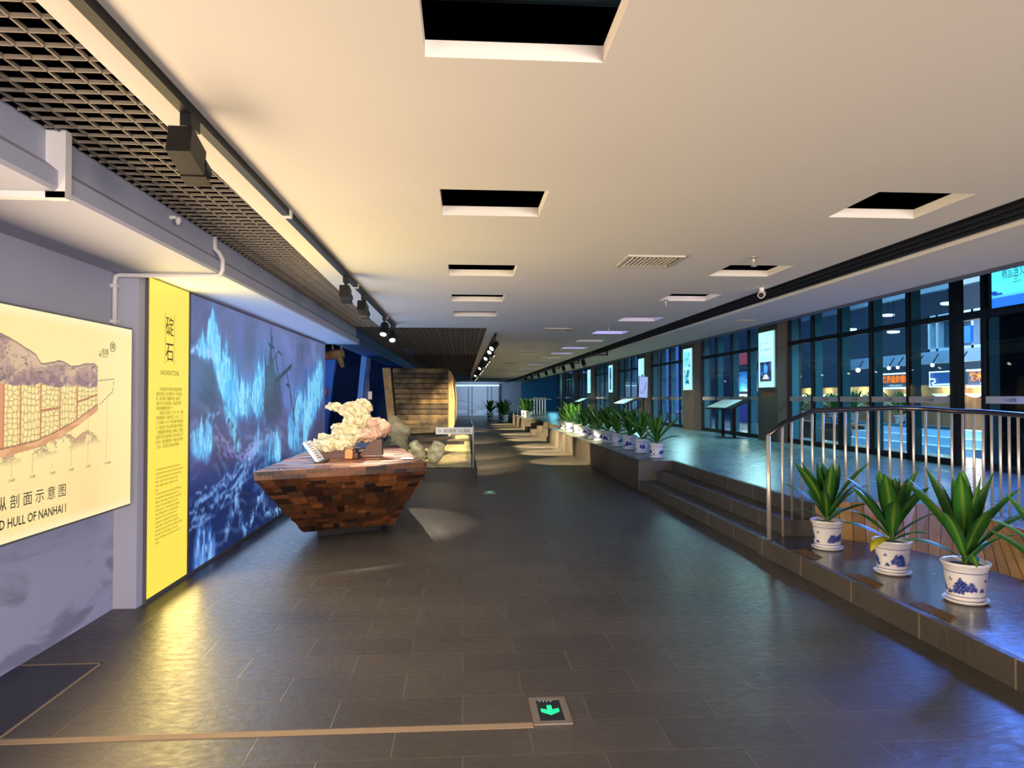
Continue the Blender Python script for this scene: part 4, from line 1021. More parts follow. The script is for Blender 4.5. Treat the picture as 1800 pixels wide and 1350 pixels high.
def pot_mesh(seed):
    rs = random.Random(seed); n = 88
    prof = [POTP[0]]
    for a, b_ in zip(POTP, POTP[1:]):
        k = max(1, int((b_[1]-a[1])/.005)) if b_[1] > a[1] else 1
        for i in range(1, k+1): prof.append((a[0]+(b_[0]-a[0])*i/k, a[1]+(b_[1]-a[1])*i/k))
    bm, lay = colmesh(); rings = lathe(bm, prof, n, cap1=False)
    white = lin(228, 224, 224); blue = lin(36, 50, 128); lb_ = lin(120, 134, 190)
    hills = []
    for q in range(3):
        a0 = q*2*PI/3+rs.uniform(-.3, .3)
        for k in range(6): hills.append((a0+rs.uniform(-.42, .42), .09+rs.uniform(-.012, .025), rs.uniform(.16, .4), rs.uniform(.03, .07)))
        hills.append((a0+1.0+rs.uniform(-.1, .1), .075+rs.uniform(-.01, .02), rs.uniform(.14, .2), rs.uniform(.018, .028)))
        hills.append((a0+1.05+rs.uniform(-.1, .1), .16, rs.uniform(.08, .12), .012))
    def colr(a, z, ri):
        if ri >= len(prof)-5: return white
        if abs(z-.207) < .0028 or abs(z-.052) < .0028: return blue
        c = white
        for (ha, hz_, w, h) in hills:
            d = (a-ha+PI) % (2*PI)-PI
            if abs(d) < w and hz_-.008-.003*math.sin(d*30) < z < hz_+h*(1-(abs(d)/w)**1.3):
                c = blue if (math.sin(d*43+z*200)+math.sin(z*420+d*9)) > -.75 else lb_
        return c
    for f in bm.faces:
        for l in f.loops:
            v = l.vert.co; a = math.atan2(v.y, v.x); l[lay] = (*colr(a, v.z, 0 if v.z < .22 else 999), 1)
    me = bpy.data.meshes.new('pot'); bm.to_mesh(me); bm.free(); me.shade_smooth(); me.materials.append(pot_m); return me
def saucer_mesh():
    bm = B(); lathe(bm, [(.09, 0), (.12, .004), (.138, .024), (.134, .027), (.116, .012), (.05, .012)], 40)
    me = bpy.data.meshes.new('saucer'); bm.to_mesh(me); bm.free(); me.shade_smooth(); me.materials.append(porcelain); return me
def soil_mesh():
    bm = B(); lathe(bm, [(.123, .236), (.08, .244), (.03, .248)], 24, cap0=False)
    me = bpy.data.meshes.new('soil'); bm.to_mesh(me); bm.free(); me.materials.append(soil_m); return me
POTS = [pot_mesh(s) for s in (1, 2, 3)]; SAUC = saucer_mesh(); SOIL = soil_mesh()
FOLS = [foliage(11, 20, .56), foliage(23, 19, .56), foliage(35, 21, .60), foliage(47, 18, .54, 1.15)]
random.seed(99)
def plant(loc, rz, pi, fi, label, group, s=1.):
    t = thing('potted_dracaena', label, 'potted plant', loc, rz, group); t.scale = (s,)*3
    for nm, me in (('pot', POTS[pi]), ('saucer', SAUC), ('soil', SOIL), ('foliage', FOLS[fi])): mesh_obj(nm, me.copy() if False else me, None, t, world=False)
    return t
G1 = 'potted plants on the near landing'
plant((3.34, 6.33, .16), .6, 0, 0, 'potted plant on the landing next to the railing post', G1)
p2 = plant((3.39, 5.42, .16), 2.5, 1, 1, 'potted plant on the landing with one yellowing drooping leaf', G1)
plant((3.42, 4.64, .16), 4.2, 2, 2, 'potted plant on the landing, third from the railing post and tallest', G1, 1.03)
plant((3.50, 3.92, .16), 1.3, 0, 3, 'potted plant on the landing, cut off at the right edge of the picture', G1)
bm, lay = colmesh(); leaf_mesh(bm, lay, (-.10, -.10, .30), -2.7, .25, .26, .09, 2.0, 0, .5); bm.loops.layers.float_color.remove(lay)
o = obj('yellowed_leaf', bm, yellow_leaf, p2, world=False); o['label'] = 'yellowing leaf'; o.rotation_euler = (0, 0, -2.5)
G2 = 'row of potted plants along the raised platform edge'
far = [(3.40, 12.28), (3.41, 13.4), (3.40, 14.3), (3.36, 15.28), (3.36, 16.3), (3.30, 17.1), (3.32, 18.08), (3.33, 19.4), (3.36, 20.5), (3.28, 21.5), (3.34, 23.3)]
for i, (x, y) in enumerate(far):
    lab = '%s potted plant in the row along the platform edge, counted from the steps' % (['first']+ORD[1:])[i] if i < 10 else 'farthest potted plant in the long row along the platform edge'
    plant((x, y, .484), random.uniform(0, 6.28), i % 3, random.randrange(4), lab, G2, random.uniform(.95, 1.08))
for i, (x, y) in enumerate(((3.36, 35.6), (3.40, 37.4), (3.36, 38.9))):
    plant((x, y, .484), random.uniform(0, 6), i % 3, i, ('nearest', 'middle', 'farthest')[i]+' of three bright potted plants on the second platform section', 'potted plants on the second platform section', 1.25)
for i, (x, y) in enumerate(((1.9, 49), (2.55, 46), (2.6, 43.8))):
    plant((x, y, 0), i*2, i % 3, i, ('leftmost', 'middle', 'rightmost')[i]+' of the dark potted plants on the floor near the far end', 'dark potted plants near the far end', 1.7)

# thin brown stripes on the kerb
for i, (y, lab) in enumerate(((6.1, 'brown stripes on the kerb, nearest the railing post'), (5.2, 'brown stripes on the kerb beside the plant with the yellow leaf'), (4.42, 'brown stripes on the kerb below the tallest plant'))):
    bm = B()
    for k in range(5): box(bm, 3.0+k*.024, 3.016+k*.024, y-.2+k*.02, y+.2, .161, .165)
    tag(obj('kerb_stripe', bm, stripe_m), lab, 'floor strip', 'brown stripes on the kerb')

# ------------------------------------------------------------------ railing
RP = [(2.98, 6.76), (3.21, 6.93), (3.54, 6.97), (4.4, 6.95), (4.68, 6.88), (4.84, 6.70), (4.9, 6.45), (4.88, 6.1), (4.85, 5.65), (4.82, 5.2), (4.8, 4.6), (4.78, 3.9), (4.78, 3)]
RZ = [1.18, 1.29, 1.41, 1.44, 1.43, 1.41, 1.41, 1.40, 1.385, 1.38, 1.38, 1.38, 1.38]
t = thing('stair_railing', 'curved stainless steel railing with many upright bars beside the steps', 'railing', (4, 6.9, .16))
bm = B(); tube(bm, [(x, y, z) for (x, y), z in zip(RP, RZ)], .024, 14); obj('handrail', bm, rail_dark, t, smooth=True)
def on_rail(s):
    d = [0]
    for a, b_ in zip(RP, RP[1:]): d.append(d[-1]+math.dist(a, b_))
    for i in range(len(RP)-1):
        if d[i+1] >= s:
            k = (s-d[i])/(d[i+1]-d[i]); a, b_ = RP[i], RP[i+1]
            return a[0]+(b_[0]-a[0])*k, a[1]+(b_[1]-a[1])*k, RZ[i]+(RZ[i+1]-RZ[i])*k
s = 0; k = 0
while True:
    q = on_rail(s)
    if q is None: break
    x, y, z = q
    zb = .163 if x < 3.24 and y > 6.5 else .32 if x < 3.5 and y > 6.5 else .485
    bm = B(); tube(bm, [(x, y, zb), (x, y, z)], .021 if k == 0 else .0125, 12)
    obj('post' if k == 0 else 'baluster', bm, steel, t, smooth=True)
    s += .26 if k == 0 else .115; k += 1
# small railing at the far steps
t = thing('far_railing', 'short steel handrail among the plants at the far steps', 'railing', (3.2, 41.2, .48))
for x in (2.98, 3.2, 3.5):
    bm = B(); tube(bm, [(x, 41.4, .16 if x < 3.1 else .32 if x < 3.4 else .48), (x, 41.4, 1.1+.5*(x-2.98))], .022, 8); obj('post', bm, steel, t)
bm = B(); tube(bm, [(2.98, 41.4, 1.1), (3.6, 41.4, 1.42), (5.2, 41.4, 1.42)], .025, 8); obj('handrail', bm, steel, t)
t = thing('far_fence', 'grey barred fence panel behind the bright plants at the far end', 'railing', (5.3, 44, .48))
bm = B()
tube(bm, [(4.4, 44, 1.5), (5.2, 44, 1.5)], .03, 6); obj('handrail', bm, steel, t)
for k in range(5):
    bm = B(); box(bm, 4.42+k*.17, 4.48+k*.17, 44, 44.03, .48, 1.5); obj('baluster', bm, steel, t)

# ------------------------------------------------------------------ windows on the right
GX = 7.7
cols_y = [16.87+6.1*k for k in range(7)]
wn = 0
def bay(y0, y1, n, film=True, near=False):
    global wn
    wn += 1
    bm = B(); ys_ = [y0+(y1-y0)*i/n for i in range(n+1)]
    for i, y in enumerate(ys_):
        w = .04 if 0 < i < n else .07
        box(bm, GX-.03, GX+.05, y-w/2, y+w/2, .48, 3.75)
    for z, h in ((.48, .1), (2.765, .09), (3.6, .1)): box(bm, GX-.03, GX+.05, y0, y1, z, z+h)
    fr = struct('window_%d' % wn, bm, dark_frame)
    bm = B(); box(bm, GX-.006, GX+.006, y0, y1, .5, 3.74); struct('glass_pane', bm, glass_win, fr)
    bm = B()
    for y in ys_[1:] if not near else ys_: box(bm, GX+.05, GX+.22, y-.025, y+.025, .4, 3.9)
    struct('glass_fin', bm, fin_teal, fr)
    if film:
        bm = B()
        for a, b_ in zip(ys_, ys_[1:]): box(bm, GX-.012, GX-.008, a+.03, b_-.03, 1.455, 1.56)
        struct('safety_film', bm, frost, fr)
        for a, b_ in zip(ys_, ys_[1:]):
            if y1 < 18: text('小心玻璃', .06, (GX-.0125, (a+b_)/2, 1.485), (0, -1, 0), (0, 0, 1), ink_dark, fr, align='CENTER')
for k, c in enumerate(cols_y):
    bm = B(); box(bm, 7.42, 8.0, c-.56, c+.56, .48, 3.75); struct('wall_column%s' % ('' if k == 0 else '.%03d' % k), bm, column_paint)
bay(10.68, 16.3, 5)
for a, b_ in zip(cols_y, cols_y[1:]): bay(a+.58, b_-.58, 4)
bay(cols_y[-1]+.6, 57.9, 4)
bm = B(); box(bm, GX-.05, GX+.08, 10.53, 10.68, .48, 3.75); box(bm, GX-.05, GX+.08, 4, 10.53, 2.72, 2.84); struct('trim_16', bm, dark_frame)
bay(4.0, 10.0, 6, near=True)
# vestibule: dark sheets put in behind the near panes to darken the view
bm = B(); box(bm, 9.6, 9.7, 2.0, 9.9, 0, 4); struct('wall_dark_backing', bm, mat('vestibule', (12, 20, 24), .7))

bm = B(); box(bm, 7.8, 13, 10.02, 10.1, .2, 4); struct('wall_dark_backing', bm, mat('dark_side_sheet', (12, 20, 24), .6))  # dark sheet added so these panes do not show the bright outside
# backlit boards on the columns
def ptext(img, U, V, x0, x1, z, h, seed, col):
    k = (np.abs(V-z) < h) & (U > x0) & (U < x1) & (vnoise(U*90, V*0+seed, seed) > .35); return mixc(img, col, k*.8)
def col_art(kind):
    def fn(U, V):
        img = np.zeros(U.shape+(3,)); img[:] = (150, 232, 240)
        img = mixc(img, (186, 248, 248), sm(.2, .8, fbm(U*2, V*2, kind)))
        w, h = .84, 1.34
        pic = lambda x0, x1, z0, z1: (U > x0) & (U < x1) & (V > z0) & (V < z1)
        if kind == 0:
            for i in range(6): img = ptext(img, U, V, .08, .76, 1.07-i*.032 if i < 3 else 1.03-i*.032, .004, i, (60, 110, 120))
            for i in range(7): img = ptext(img, U, V, .10, .68, .84-i*.03, .004, i+9, (110, 170, 176))
            p = pic(.08, .74, .14, .62); n = fbm(U*9, V*9, 3); r = np.hypot(U-.41, V-.44)
            c = np.where((n > .5)[..., None], C3(40, 80, 170), C3(16, 30, 60)); c = np.where((r < .11)[..., None], C3(60, 150, 240), c)
            c = np.where(((V < .3) & (np.abs(U-.41) < .08+(.3-V)))[..., None], C3(200, 205, 200), c); c = np.where(((V < .19))[..., None], C3(40, 46, 50), c)
            img = np.where(p[..., None], c, img); img = ptext(img, U, V, .08, .3, .1, .006, 4, (70, 110, 120))
        elif kind == 1:
            for z0 in (.16, .74):
                p = pic(.12, .72, z0, z0+.5); n = fbm(U*8, V*8, int(z0*10)); c = np.where((n > .5)[..., None], C3(60, 190, 220), C3(120, 214, 224))
                c = np.where((n > .62)[..., None], C3(30, 70, 110), c); c = np.where(((n < .42) & (V < .6))[..., None], C3(200, 196, 160), c); img = np.where(p[..., None], c, img)
        elif kind == 2:
            p = pic(.2, .8, .16, .68); n = fbm(U*9, V*6, 6); img = np.where((p & (n > .52))[..., None], C3(50, 70, 110), img)
        elif kind == 3:
            p = pic(.22, .64, .12, 1.22); n = fbm(U*5, V*5, 8); c = np.where((n > .5)[..., None], C3(40, 90, 170), C3(14, 36, 90)); img = np.where(p[..., None], c, img)
        else:
            for z0, c in ((.1, (60, 150, 170)), (.55, (70, 160, 170)), (.8, (90, 110, 110)), (1.05, (190, 90, 90))):
                p = pic(.3, .6, z0, z0+.2); img = np.where((p & (fbm(U*14, V*14, int(z0*9)) > .42))[..., None], C3(*c), img)
        return img
    return fn
BOARD = mat('board_print', (255, 255, 255), .3, attr='Col', emit='attr', es=1.35)
labs = ['cyan backlit board with a blue hall photo at its foot, on the nearest column', 'cyan backlit board with two map pictures, on the second column', 'cyan backlit board partly hidden by the tall tilted screen', 'cyan backlit board with one tall dark blue picture', 'narrow cyan backlit board on the farthest lit column']
for k in range(5):
    c = cols_y[k]
    t = thing('column_lightbox', labs[k], 'sign', (7.42, c, 1.8), 0, 'backlit boards on the columns')
    bm = B(); box(bm, 7.385, 7.42, c-.43, c+.43, 1.785, 3.145); obj('casing', bm, mat('casing_%d' % k, (200, 240, 240), .4, emit=(150, 230, 240), es=.6), t)
    grid_paint('picture', (7.383, c+.42, 1.795), (0, -1, 0), (0, 0, 1), .84, 1.34, 60, 96, col_art(k), BOARD, t)
    if k < 3:
        t2 = text(('第四单元', '第三单元', '第二单元')[k], .16, (7.418, c, 1.55), (0, -1, 0), (0, 0, 1), mat('bronze_letters_%d' % k, (220, 130, 50) if k == 0 else (60, 50, 44), .4, .5), None, name='column_lettering', align='CENTER', width=.62)
        tag(t2, ('bronze characters on the nearest column below its cyan board', 'dark characters on the second column below its cyan board', 'dark characters on the third column below its cyan board')[k], 'lettering', 'lettering on the columns')
def big_art(U, V):
    w, h = 3.2, .95
    img = np.zeros(U.shape+(3,)); img[:] = (80, 222, 248)
    img = mixc(img, (110, 238, 250), sm(.3, .7, fbm(U*2, V*2, 2)))
    hill = .17+.12*np.maximum(0, np.sin(U*9+1))*vnoise(U*3, V*0, 3)+.10*sm(.8, 1.4, U)*vnoise(U*2, V*0+3, 5)
    k = (V < hill) & (V > .14); img = np.where((k & (fbm(U*14, V*14, 7) > .42))[..., None], C3(24, 70, 180), img)
    img = np.where((V < .17)[..., None], C3(80, 190, 240), img); img = np.where((V < .13+.01*np.sin(U*5))[..., None], C3(36, 110, 245), img)
    return img
t = thing('large_notice_screen', 'large cyan and blue backlit notice board with lines of text, top right above the entrance', 'sign', (7.4, 7.8, 3.2))
bm = B(); box(bm, 7.37, 7.45, 6.2, 9.42, 2.78, 3.74); obj('casing', bm, black_metal, t)
grid_paint('picture', (7.366, 9.41, 2.785), (0, -1, 0), (0, 0, 1), 3.2, .945, 130, 60, big_art, mat('screen_print', (255, 255, 255), .3, attr='Col', emit='attr', es=1.5), t)
lines = ['　　一、请各位观众自觉遵守参观秩序，服从', '工作人员管理，文明参观，爱护馆内设施，', '保持展厅安静。', '　　二、展厅内禁止吸烟，请勿携带易燃易', '爆、管制刀具等危险品、宠物及有异味的', '物品进入展厅，谢谢配合。', '　　三、参观时请照看好老人和小孩，以免发']
text('\n'.join(lines), .105, (7.365, 9.22, 3.58), (0, -1, 0), (0, 0, 1), ink_blue, t, width=2.0, line=.78)

# ------------------------------------------------------------------ reading stands and tilted screen
def lectern(y0, y1, label, x0=6.7, x1=7.2):
    yc = (y0+y1)/2; t = thing('reading_stand', label, 'lectern', (7, yc, .48), 0, 'sloping reading stands by the windows')
    bm = B(); M = Matrix.Translation(((x0+x1)/2, yc, 1.36)) @ Matrix.Rotation(-.42, 4, 'Y'); L_ = (y1-y0)/2
    box(bm, -.29, .29, -L_, L_, -.02, .02, M); obj('panel', bm, black_metal, t)
    bm = B(); box(bm, -.25, .25, -L_*.55, L_*.9, .02, .023, M); obj('page', bm, mat('page_white', (214, 228, 224), .35, emit=(200, 230, 225), es=.18), t)
    bm = B()
    for q in range(3): box(bm, -.2, .18, -L_*.45+q*L_*.45, -L_*.45+q*L_*.45+.01, .023, .0236, M)
    obj('printed_lines', bm, ink_blue, t)
    for y in (yc-.4, yc+.4):
        bm = B(); box(bm, 6.96, 7.02, y-.03, y+.03, .48, 1.36); obj('leg', bm, black_metal, t)
    bm = B(); box(bm, 6.8, 7.2, yc-.45, yc+.45, .48, .495); obj('foot_plate', bm, black_metal, t)
lectern(17.35, 19.25, 'black reading stand with a white sloping page, nearest the columns')
lectern(28.8, 31.4, 'sloping reading stand showing above the middle of the plant row')
lectern(40.2, 42.6, 'sloping reading stand showing above the far end of the plant row')
t = thing('tilted_screen', 'tall tilted display screen with a grey swirl, behind the plant row', 'screen', (6.0, 23.3, .48))
M = Matrix.Translation((6.0, 23.3, 1.88)) @ Matrix.Rotation(.06, 4, 'Y') @ Matrix.Rotation(-.12, 4, 'X')
bm = B(); box(bm, -.155, .155, -.01, .05, -.36, .36, M); obj('casing', bm, black_metal, t)
def scr(U, V):
    img = np.zeros(U.shape+(3,)); img[:] = (150, 168, 226)
    d = dpoly(U, V, [(.05, .18), (.12, .14), (.2, .3), (.24, .52)]); img = mixc(img, (90, 104, 160), sm(.05, .01, d)*(vnoise(U*90, V*90, 3)))
    return img
g = grid_paint('screen_picture', (0, 0, 0), (1, 0, 0), (0, 0, 1), .29, .70, 30, 60, scr, mat('screen_glow', (255, 255, 255), .3, attr='Col', emit='attr', es=1.1))
g.data.transform(M @ Matrix.Translation((-.145, -.0115, -.35))); g.parent = t; g.data.transform(Matrix.Translation(-Vector(t.location)))
bm = B(); tube(bm, [(6.02, 23.34, .48), (6.02, 23.34, 1.6)], .03, 10); obj('pole', bm, black_metal, t)
bm = B(); lathe(bm, [(.2, .48), (.2, .5), (.05, .52)], 24, (6.02, 23.34, 0)); obj('base', bm, black_metal, t)

# ------------------------------------------------------------------ far end wall
bm = B(); box(bm, -5.5, 9, 58, 58.2, 0, 3.5); struct('wall_back', bm, mat('back_wall', (120, 128, 146), .8))
def backart(U, V):
    img = np.zeros(U.shape+(3,)); img[:] = (150, 158, 172)
    n = fbm(U*1.5, V*3, 3); img = mixc(img, (176, 190, 206), sm(.45, .6, n)*sm(1.4, .3, V)*.8)
    m_ = .5+.7*vnoise(U*.9, V*0, 6)+.2*vnoise(U*3, V*0, 7); img = mixc(img, (120, 132, 150), ((np.abs(V-m_) < .05))*.6)
    return img
t = thing('grey_mural', 'pale grey landscape mural in panels on the far end wall', 'mural', (1.2, 57.9, 0))
grid_paint('picture', (-.6, 57.96, .03), (1, 0, 0), (0, 0, 1), 3.55, 2.45, 120, 80, backart, mat('grey_print', (255, 255, 255), .7, attr='Col'), t)
for x in (.45, .75, 2.0, 2.32):
    bm = B(); box(bm, x, x+.07, 57.9, 57.96, .03, 2.48); obj('divider', bm, mat('divider_grey', (84, 92, 108), .6), t)
bm = B(); box(bm, -.6, 3.0, 57.88, 57.95, 2.46, 2.53); obj('top_light', bm, mat('cool_strip', (200, 230, 255), .4, emit=(190, 225, 255), es=2.2), t)
bm = B(); box(bm, 2.98, 3.1, 57.8, 58, 0, 2.6); struct('trim_17', bm, mat('dark_jamb', (30, 44, 66), .6))
bm = B(); box(bm, 4.8, 9, 57.7, 58, .48, 3.4); struct('wall_teal', bm, mat('teal_glass', (16, 92, 130), .7))

# ------------------------------------------------------------------ what shows beyond the glass
bm = B(); box(bm, 9.0, 40, -6, 60, -.3, .2); struct('floor_outside', bm, mat('outside_paving', (90, 100, 108), .5))
bm = B(); box(bm, 21, 21.2, -4, 60, 0, 9); struct('wall_outside', bm, mat('outside_wall', (92, 108, 100), .8))
brick = floor_mat('brick_wall', (176, 132, 84), (150, 108, 66), (110, 90, 66), .3, .1, .7, .8, bump=.4)
bm = B(); box(bm, 15.5, 15.7, 18, 32, 0, 1.95); struct('wall_brick', bm, brick)
lamp_bowl = mat('wall_lamp_bowl', (240, 236, 226), .4, emit=(255, 236, 196), es=2.5)
EXT = ORD[:8]
for i, y in enumerate((20.2, 21.71, 23.59, 25.42, 26.5, 27.77, 29.15, 30.95)):
    t = thing('wall_lamp', '%s white bowl wall lamp from the right on the lit brick wall outside' % (['first']+ORD[1:])[i] if i < 7 else 'leftmost white bowl wall lamp on the lit brick wall outside', 'lamp', (15.4, y, 1.62), 0, 'bowl lamps on the brick wall outside')
    bm = B(); lathe(bm, [(.06, -.12), (.2, -.06), (.26, .0), (.24, .0), (.05, -.06)], 20, (15.25, y, 1.66)); obj('bowl', bm, lamp_bowl, t)
    bm = B(); box(bm, 15.3, 15.5, y-.04, y+.04, 1.54, 1.6); obj('bracket', bm, black_metal, t)
    light('lamp_glow', 'POINT', (15.22, y, 1.78), 26, (1, .78, .42), t, size=.06)
def sign_board(name, label, y0, y1, z0, z1, chars, small, orange=True):
    t = thing(name, label, 'sign', (14.9, (y0+y1)/2, z0))
    bm = B(); box(bm, 14.95, 15.1, y1, y0, z0, z1); obj('board', bm, mat(name+'_face', (96, 104, 112), .5), t)
    bm = B(); box(bm, 14.90, 14.95, y1, y0, z0, z0+.06); box(bm, 14.90, 14.95, y1, y0, z1-.05, z1); obj('light_strip', bm, mat(name+'_strip', (255, 255, 255), .4, emit=(225, 240, 255), es=3), t)
    h = (z1-z0)
    bm = B(); text(chars, h*.5, (14.94, (y0+y1)/2, z0+h*.42), (0, -1, 0), (0, 0, 1), mat(name+'_glow', (255, 120, 20), .4, emit=(255, 104, 12), es=3.0), t, align='CENTER', width=abs(y0-y1)*.88, bold=.03); bm.free()
    text(small, h*.13, (14.94, (y0+y1)/2, z0+h*.18), (0, -1, 0), (0, 0, 1), mat(name+'_white', (255, 255, 255), .4, emit=(255, 255, 255), es=1.6), t, align='CENTER')
sign_board('shop_sign', 'lit shop sign with six orange glowing characters, seen through the glass', 24.5, 22.72, 1.83, 2.38, '世界级的规模', 'WORLD-CLASS SCALE')
sign_board('shop_sign', 'lit shop sign with orange characters, cut off beside the entrance post', 20.1, 18.6, 1.83, 2.36, '技术的突破', 'TECHNOLOGY')
t = thing('neon_frame_sign', 'blue board outlined by a glowing white line with a bent tube, outside', 'sign', (14.9, 21.3, 1.8))
bm = B(); box(bm, 14.95, 15.05, 20.4, 21.8, 1.86, 2.36); obj('board', bm, mat('neon_board', (60, 100, 150), .5, emit=(40, 80, 140), es=.4), t)
bm = B(); 
for p in ([(14.92, 20.4, 2.34), (14.92, 21.78, 2.34), (14.92, 21.78, 1.88), (14.92, 20.4, 1.88)], [(14.92, 21.78, 2.12), (14.92, 21.55, 2.12), (14.92, 21.52, 2.04), (14.92, 21.66, 1.98), (14.92, 21.62, 1.94), (14.92, 20.5, 1.95)]): tube(bm, p, .022, 6)
obj('neon_tube', bm, mat('neon_white', (255, 255, 255), .4, emit=(220, 240, 255), es=3.5), t)
for i, y in enumerate((20.04, 21.32, 22.06, 23.1, 23.6, 24.27, 25.52)):
    t = thing('flood_lamp', '%s round white flood lamp from the right above the lit signs outside' % (['first']+ORD[1:])[i], 'lamp', (14.7, y, 2.55), 0, 'flood lamps above the outside signs')
    r = (.05, .06, .05, .055, .065, .08, .085)[i]
    bm = B(); bmesh.ops.create_uvsphere(bm, u_segments=14, v_segments=10, radius=r, matrix=Matrix.Translation((14.7, y, 2.55))); obj('bulb', bm, mat('flood_%d' % i, (255, 255, 255), .3, emit=(255, 246, 224), es=5), t, smooth=True)
    bm = B(); tube(bm, [(14.7, y, 2.6), (14.9, y, 2.9)], .02, 6); obj('arm', bm, black_metal, t)
bm = B(); box(bm, 15, 15.2, 18, 27, 2.62, 3.0); struct('trim_18', bm, mat('outside_beam', (130, 160, 176), .6))
t = thing('outside_building', 'pale steel framed gallery building outside, seen at the top of the right-hand panes', 'building', (17, 20, 3))
bm = B()
box(bm, 15.3, 15.5, 19.4, 22.4, 2.9, 3.12); box(bm, 15.3, 15.5, 19.4, 22.4, 4.0, 4.2)
for y in (19.5, 20.3, 21.1, 21.9, 22.3): box(bm, 15.3, 15.5, y, y+.1, 2.9, 4.2)
obj('frame', bm, mat('pale_steel', (180, 200, 206), .5), t)
bm = B(); box(bm, 15.6, 15.7, 19.4, 22.4, 3.1, 4.0); obj('wall_panel', bm, mat('pale_panel', (60, 90, 110), .5), t)
bm = B(); box(bm, 15.2, 15.3, 20.3, 20.7, 3.2, 3.7); obj('blue_banner', bm, mat('blue_banner', (40, 110, 200), .5, emit=(30, 100, 200), es=.5), t)
for i, (y, z) in enumerate(((21.0, 4.48), (24.1, 4.47), (23.8, 3.85), (26.5, 4.19))):
    t = thing('round_ceiling_light', ('round ceiling light outside, rightmost above the glass doors', 'round ceiling light outside, upper of the middle pair', 'round ceiling light outside, lower of the middle pair', 'round ceiling light outside, leftmost of the four')[i], 'lamp', (15, y, z), 0, 'round ceiling lights outside')
    bm = B(); lathe(bm, [(.2, 0), (.2, -.05), (.15, -.07)], 20, (15, y, z)); obj('diffuser', bm, mat('round_light_%d' % i, (255, 255, 255), .4, emit=(230, 244, 255), es=4), t)
    bm = B(); tube(bm, [(15, y, z), (15, y, 4.9)], .015, 6); obj('stem', bm, black_metal, t)
bm = B(); box(bm, 14.9, 15.1, 18, 32, 4.9, 5.1); struct('trim_19', bm, mat('roof_beam', (110, 130, 140), .6))
light('outside_glow', 'AREA', (13, 22, 6), 700, (.55, .78, 1), target=(14, 22, 0), size=8)
light('outside_glow', 'AREA', (12.5, 38, 6), 420, (.35, .6, 1), target=(13, 38, 0), size=10)
for y, e in ((13.5, 260), (21, 200), (29, 200), (38, 200)): light('outside_glow', 'AREA', (9.6, y, 5.2), e, (.5, .95, 1), target=(6.0, y, .4), size=3)
# glass-fronted steps outside
t = thing('outside_steps', 'pale blue lit steps with glass sides outside the window', 'steps', (10.5, 16, .2))
for k in range(4):
    bm = B(); box(bm, 9.6+k*.35, 9.95+k*.35, 13.2, 18.2, .2, .36+k*.16); obj('tread', bm, mat('outside_tread', (170, 200, 226), .4), t)
bm = B(); box(bm, 9.55, 9.6, 13.2, 18.2, .9, .96); obj('handrail', bm, mat('tread_rail', (120, 170, 200), .3), t)
light('outside_glow', 'AREA', (9.2, 15.7, 3.2), 60, (.6, .8, 1), target=(10.4, 15.7, .4), size=2)
bm = B(); box(bm, 11.2, 12.2, 16.9, 26, .2, .74); tag(obj('outside_planter', bm, mat('planter_brown', (70, 36, 30), .6), bevel=.02), 'long dark brown planter outside holding the outdoor plants', 'planter')
for i, y in enumerate((18.1, 19.2, 20.4, 21.5, 22.6, 23.8)):
    plant((11.6, y, .74), i*1.7, i % 3, i % 4, '%s potted plant from the right on the brown planter outside' % ('first', 'second', 'third', 'fourth', 'fifth', 'leftmost')[i], 'potted plants outside the window', 1.2)
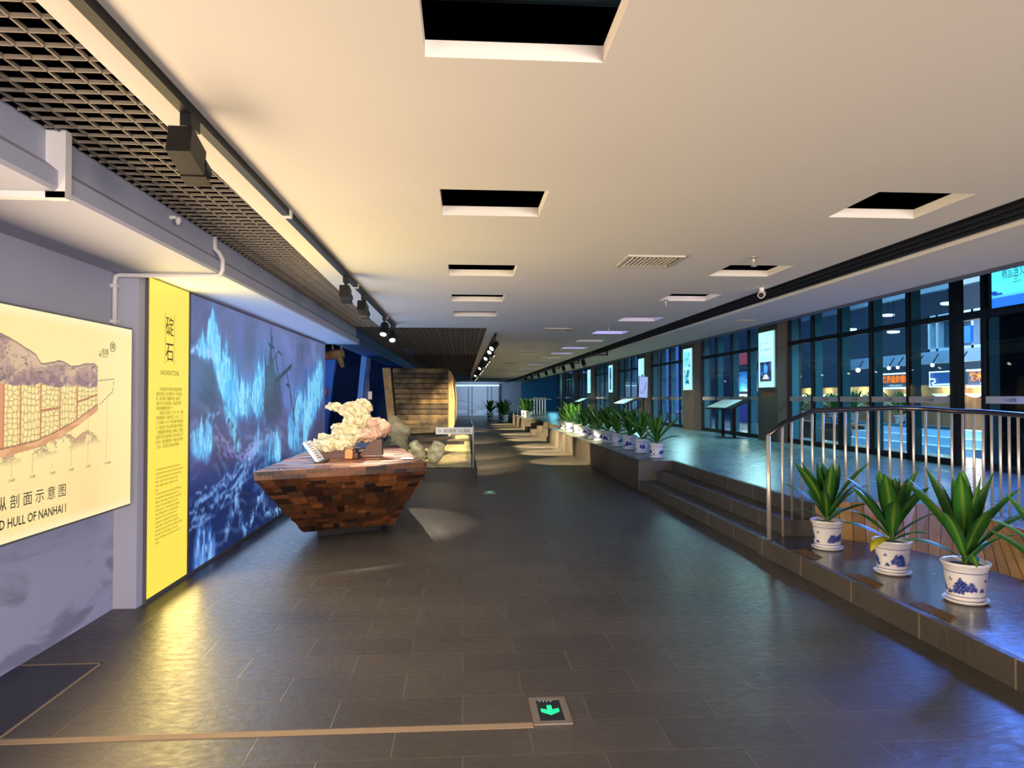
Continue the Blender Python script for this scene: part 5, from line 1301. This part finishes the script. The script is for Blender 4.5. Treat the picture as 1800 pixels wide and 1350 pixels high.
# banners in the second bay
for nm, lab, y0, y1, z0, z1, c, e in (('hanging_red_banner', 'red banner at the top of the bay beside the reading stand', 35, 39, 3.3, 3.95, (210, 70, 80), .6), ('hanging_blue_panel', 'bright blue panel below the red banner outside', 35, 39, 1.85, 2.9, (40, 130, 200), .6), ('purple_panel', 'purple panel low down outside beside the nearest column', 35, 38.2, .1, 1.5, (84, 80, 150), .5), ('pink_board', 'bright pink board low down outside the second bay', 46.5, 48.2, .0, 1.35, (240, 90, 170), .9), ('pink_post', 'narrow pink post outside, left of the pink board', 49.6, 49.9, .0, .9, (235, 80, 170), .9)):
    bm = B(); box(bm, 15, 15.06, y0, y1, max(z0, .2), z1); tag(obj(nm, bm, mat(nm, c, .6, emit=c, es=e)), lab, 'banner')
for i, y in enumerate((36.2, 37.3)):
    t = thing('wall_lamp', ('right', 'left')[i]+' of two warm lamps glowing between the blue and purple panels', 'lamp', (14.8, y, 1.7), 0, 'warm lamps in front of the blue panel')
    bm = B(); lathe(bm, [(.1, -.1), (.25, 0), (.2, .05)], 16, (14.8, y, 1.65)); obj('bowl', bm, lamp_bowl, t)
    bm = B(); box(bm, 14.8, 15, y-.03, y+.03, 1.5, 1.56); obj('bracket', bm, black_metal, t)
    light('lamp_glow', 'POINT', (14.7, y, 1.9), 40, (1, .75, .3), t, size=.08)

# ------------------------------------------------------------------ light given off by the display panels and the hall, plus added fill lights
light('hull_panel_glow', 'AREA', (-2.28, 2.2, 1.45), 60, (1, .71, .46), target=(0, 2.2, 1.72), size=6, size_y=1.1)
light('text_panel_glow', 'AREA', (-2.30, 5.92, 1.25), 30, (1, .74, .24), target=(0, 5.92, 1.35), size=.72, size_y=2.3)
light('mural_glow', 'AREA', (-2.28, 9.4, 1.25), 36, (.45, .65, 1), target=(0, 9.4, 1.3), size=5.9, size_y=2.3)
light('screen_glow', 'AREA', (7.3, 7.8, 3.25), 250, (.09, .24, 1), target=(4, 6, .3), size=3.1, size_y=.9)
light('blue_zone_lamp', 'POINT', (-2.9, 15.2, 2.2), 26, (.14, .46, 1), size=.2)
light('blue_zone_lamp', 'POINT', (-3.6, 20, 2.2), 40, (.14, .46, 1), size=.2)
light('far_end_lamp', 'AREA', (1.2, 55.5, 2.6), 90, (.6, .8, 1), target=(1.2, 58, 1.1), size=3)
for k in range(5): light('window_board_glow', 'AREA', (7.3, cols_y[k], 2.45), 45, (.45, .95, 1), target=(5, cols_y[k], .6), size=.8, size_y=1.3)
light('warm_fill', 'AREA', (2.4, -6, 1.3), 360, (1, .84, .68), target=(3.4, 8, 2.6), size=3, size_y=2)  # added warm fill behind the camera for ceiling and strip, no real lamp
light('far_teal_fill', 'POINT', (6.8, 53, 2.4), 30, (.2, .75, 1), size=.3)  # added fill that brightens the teal end wall
light('warm_fill', 'AREA', (5.6, -4.8, 1.1), 170, (1, .82, .62), target=(4.4, 6, 2.9), size=2, size_y=1.2)  # second added warm fill, aimed at the ceiling strip
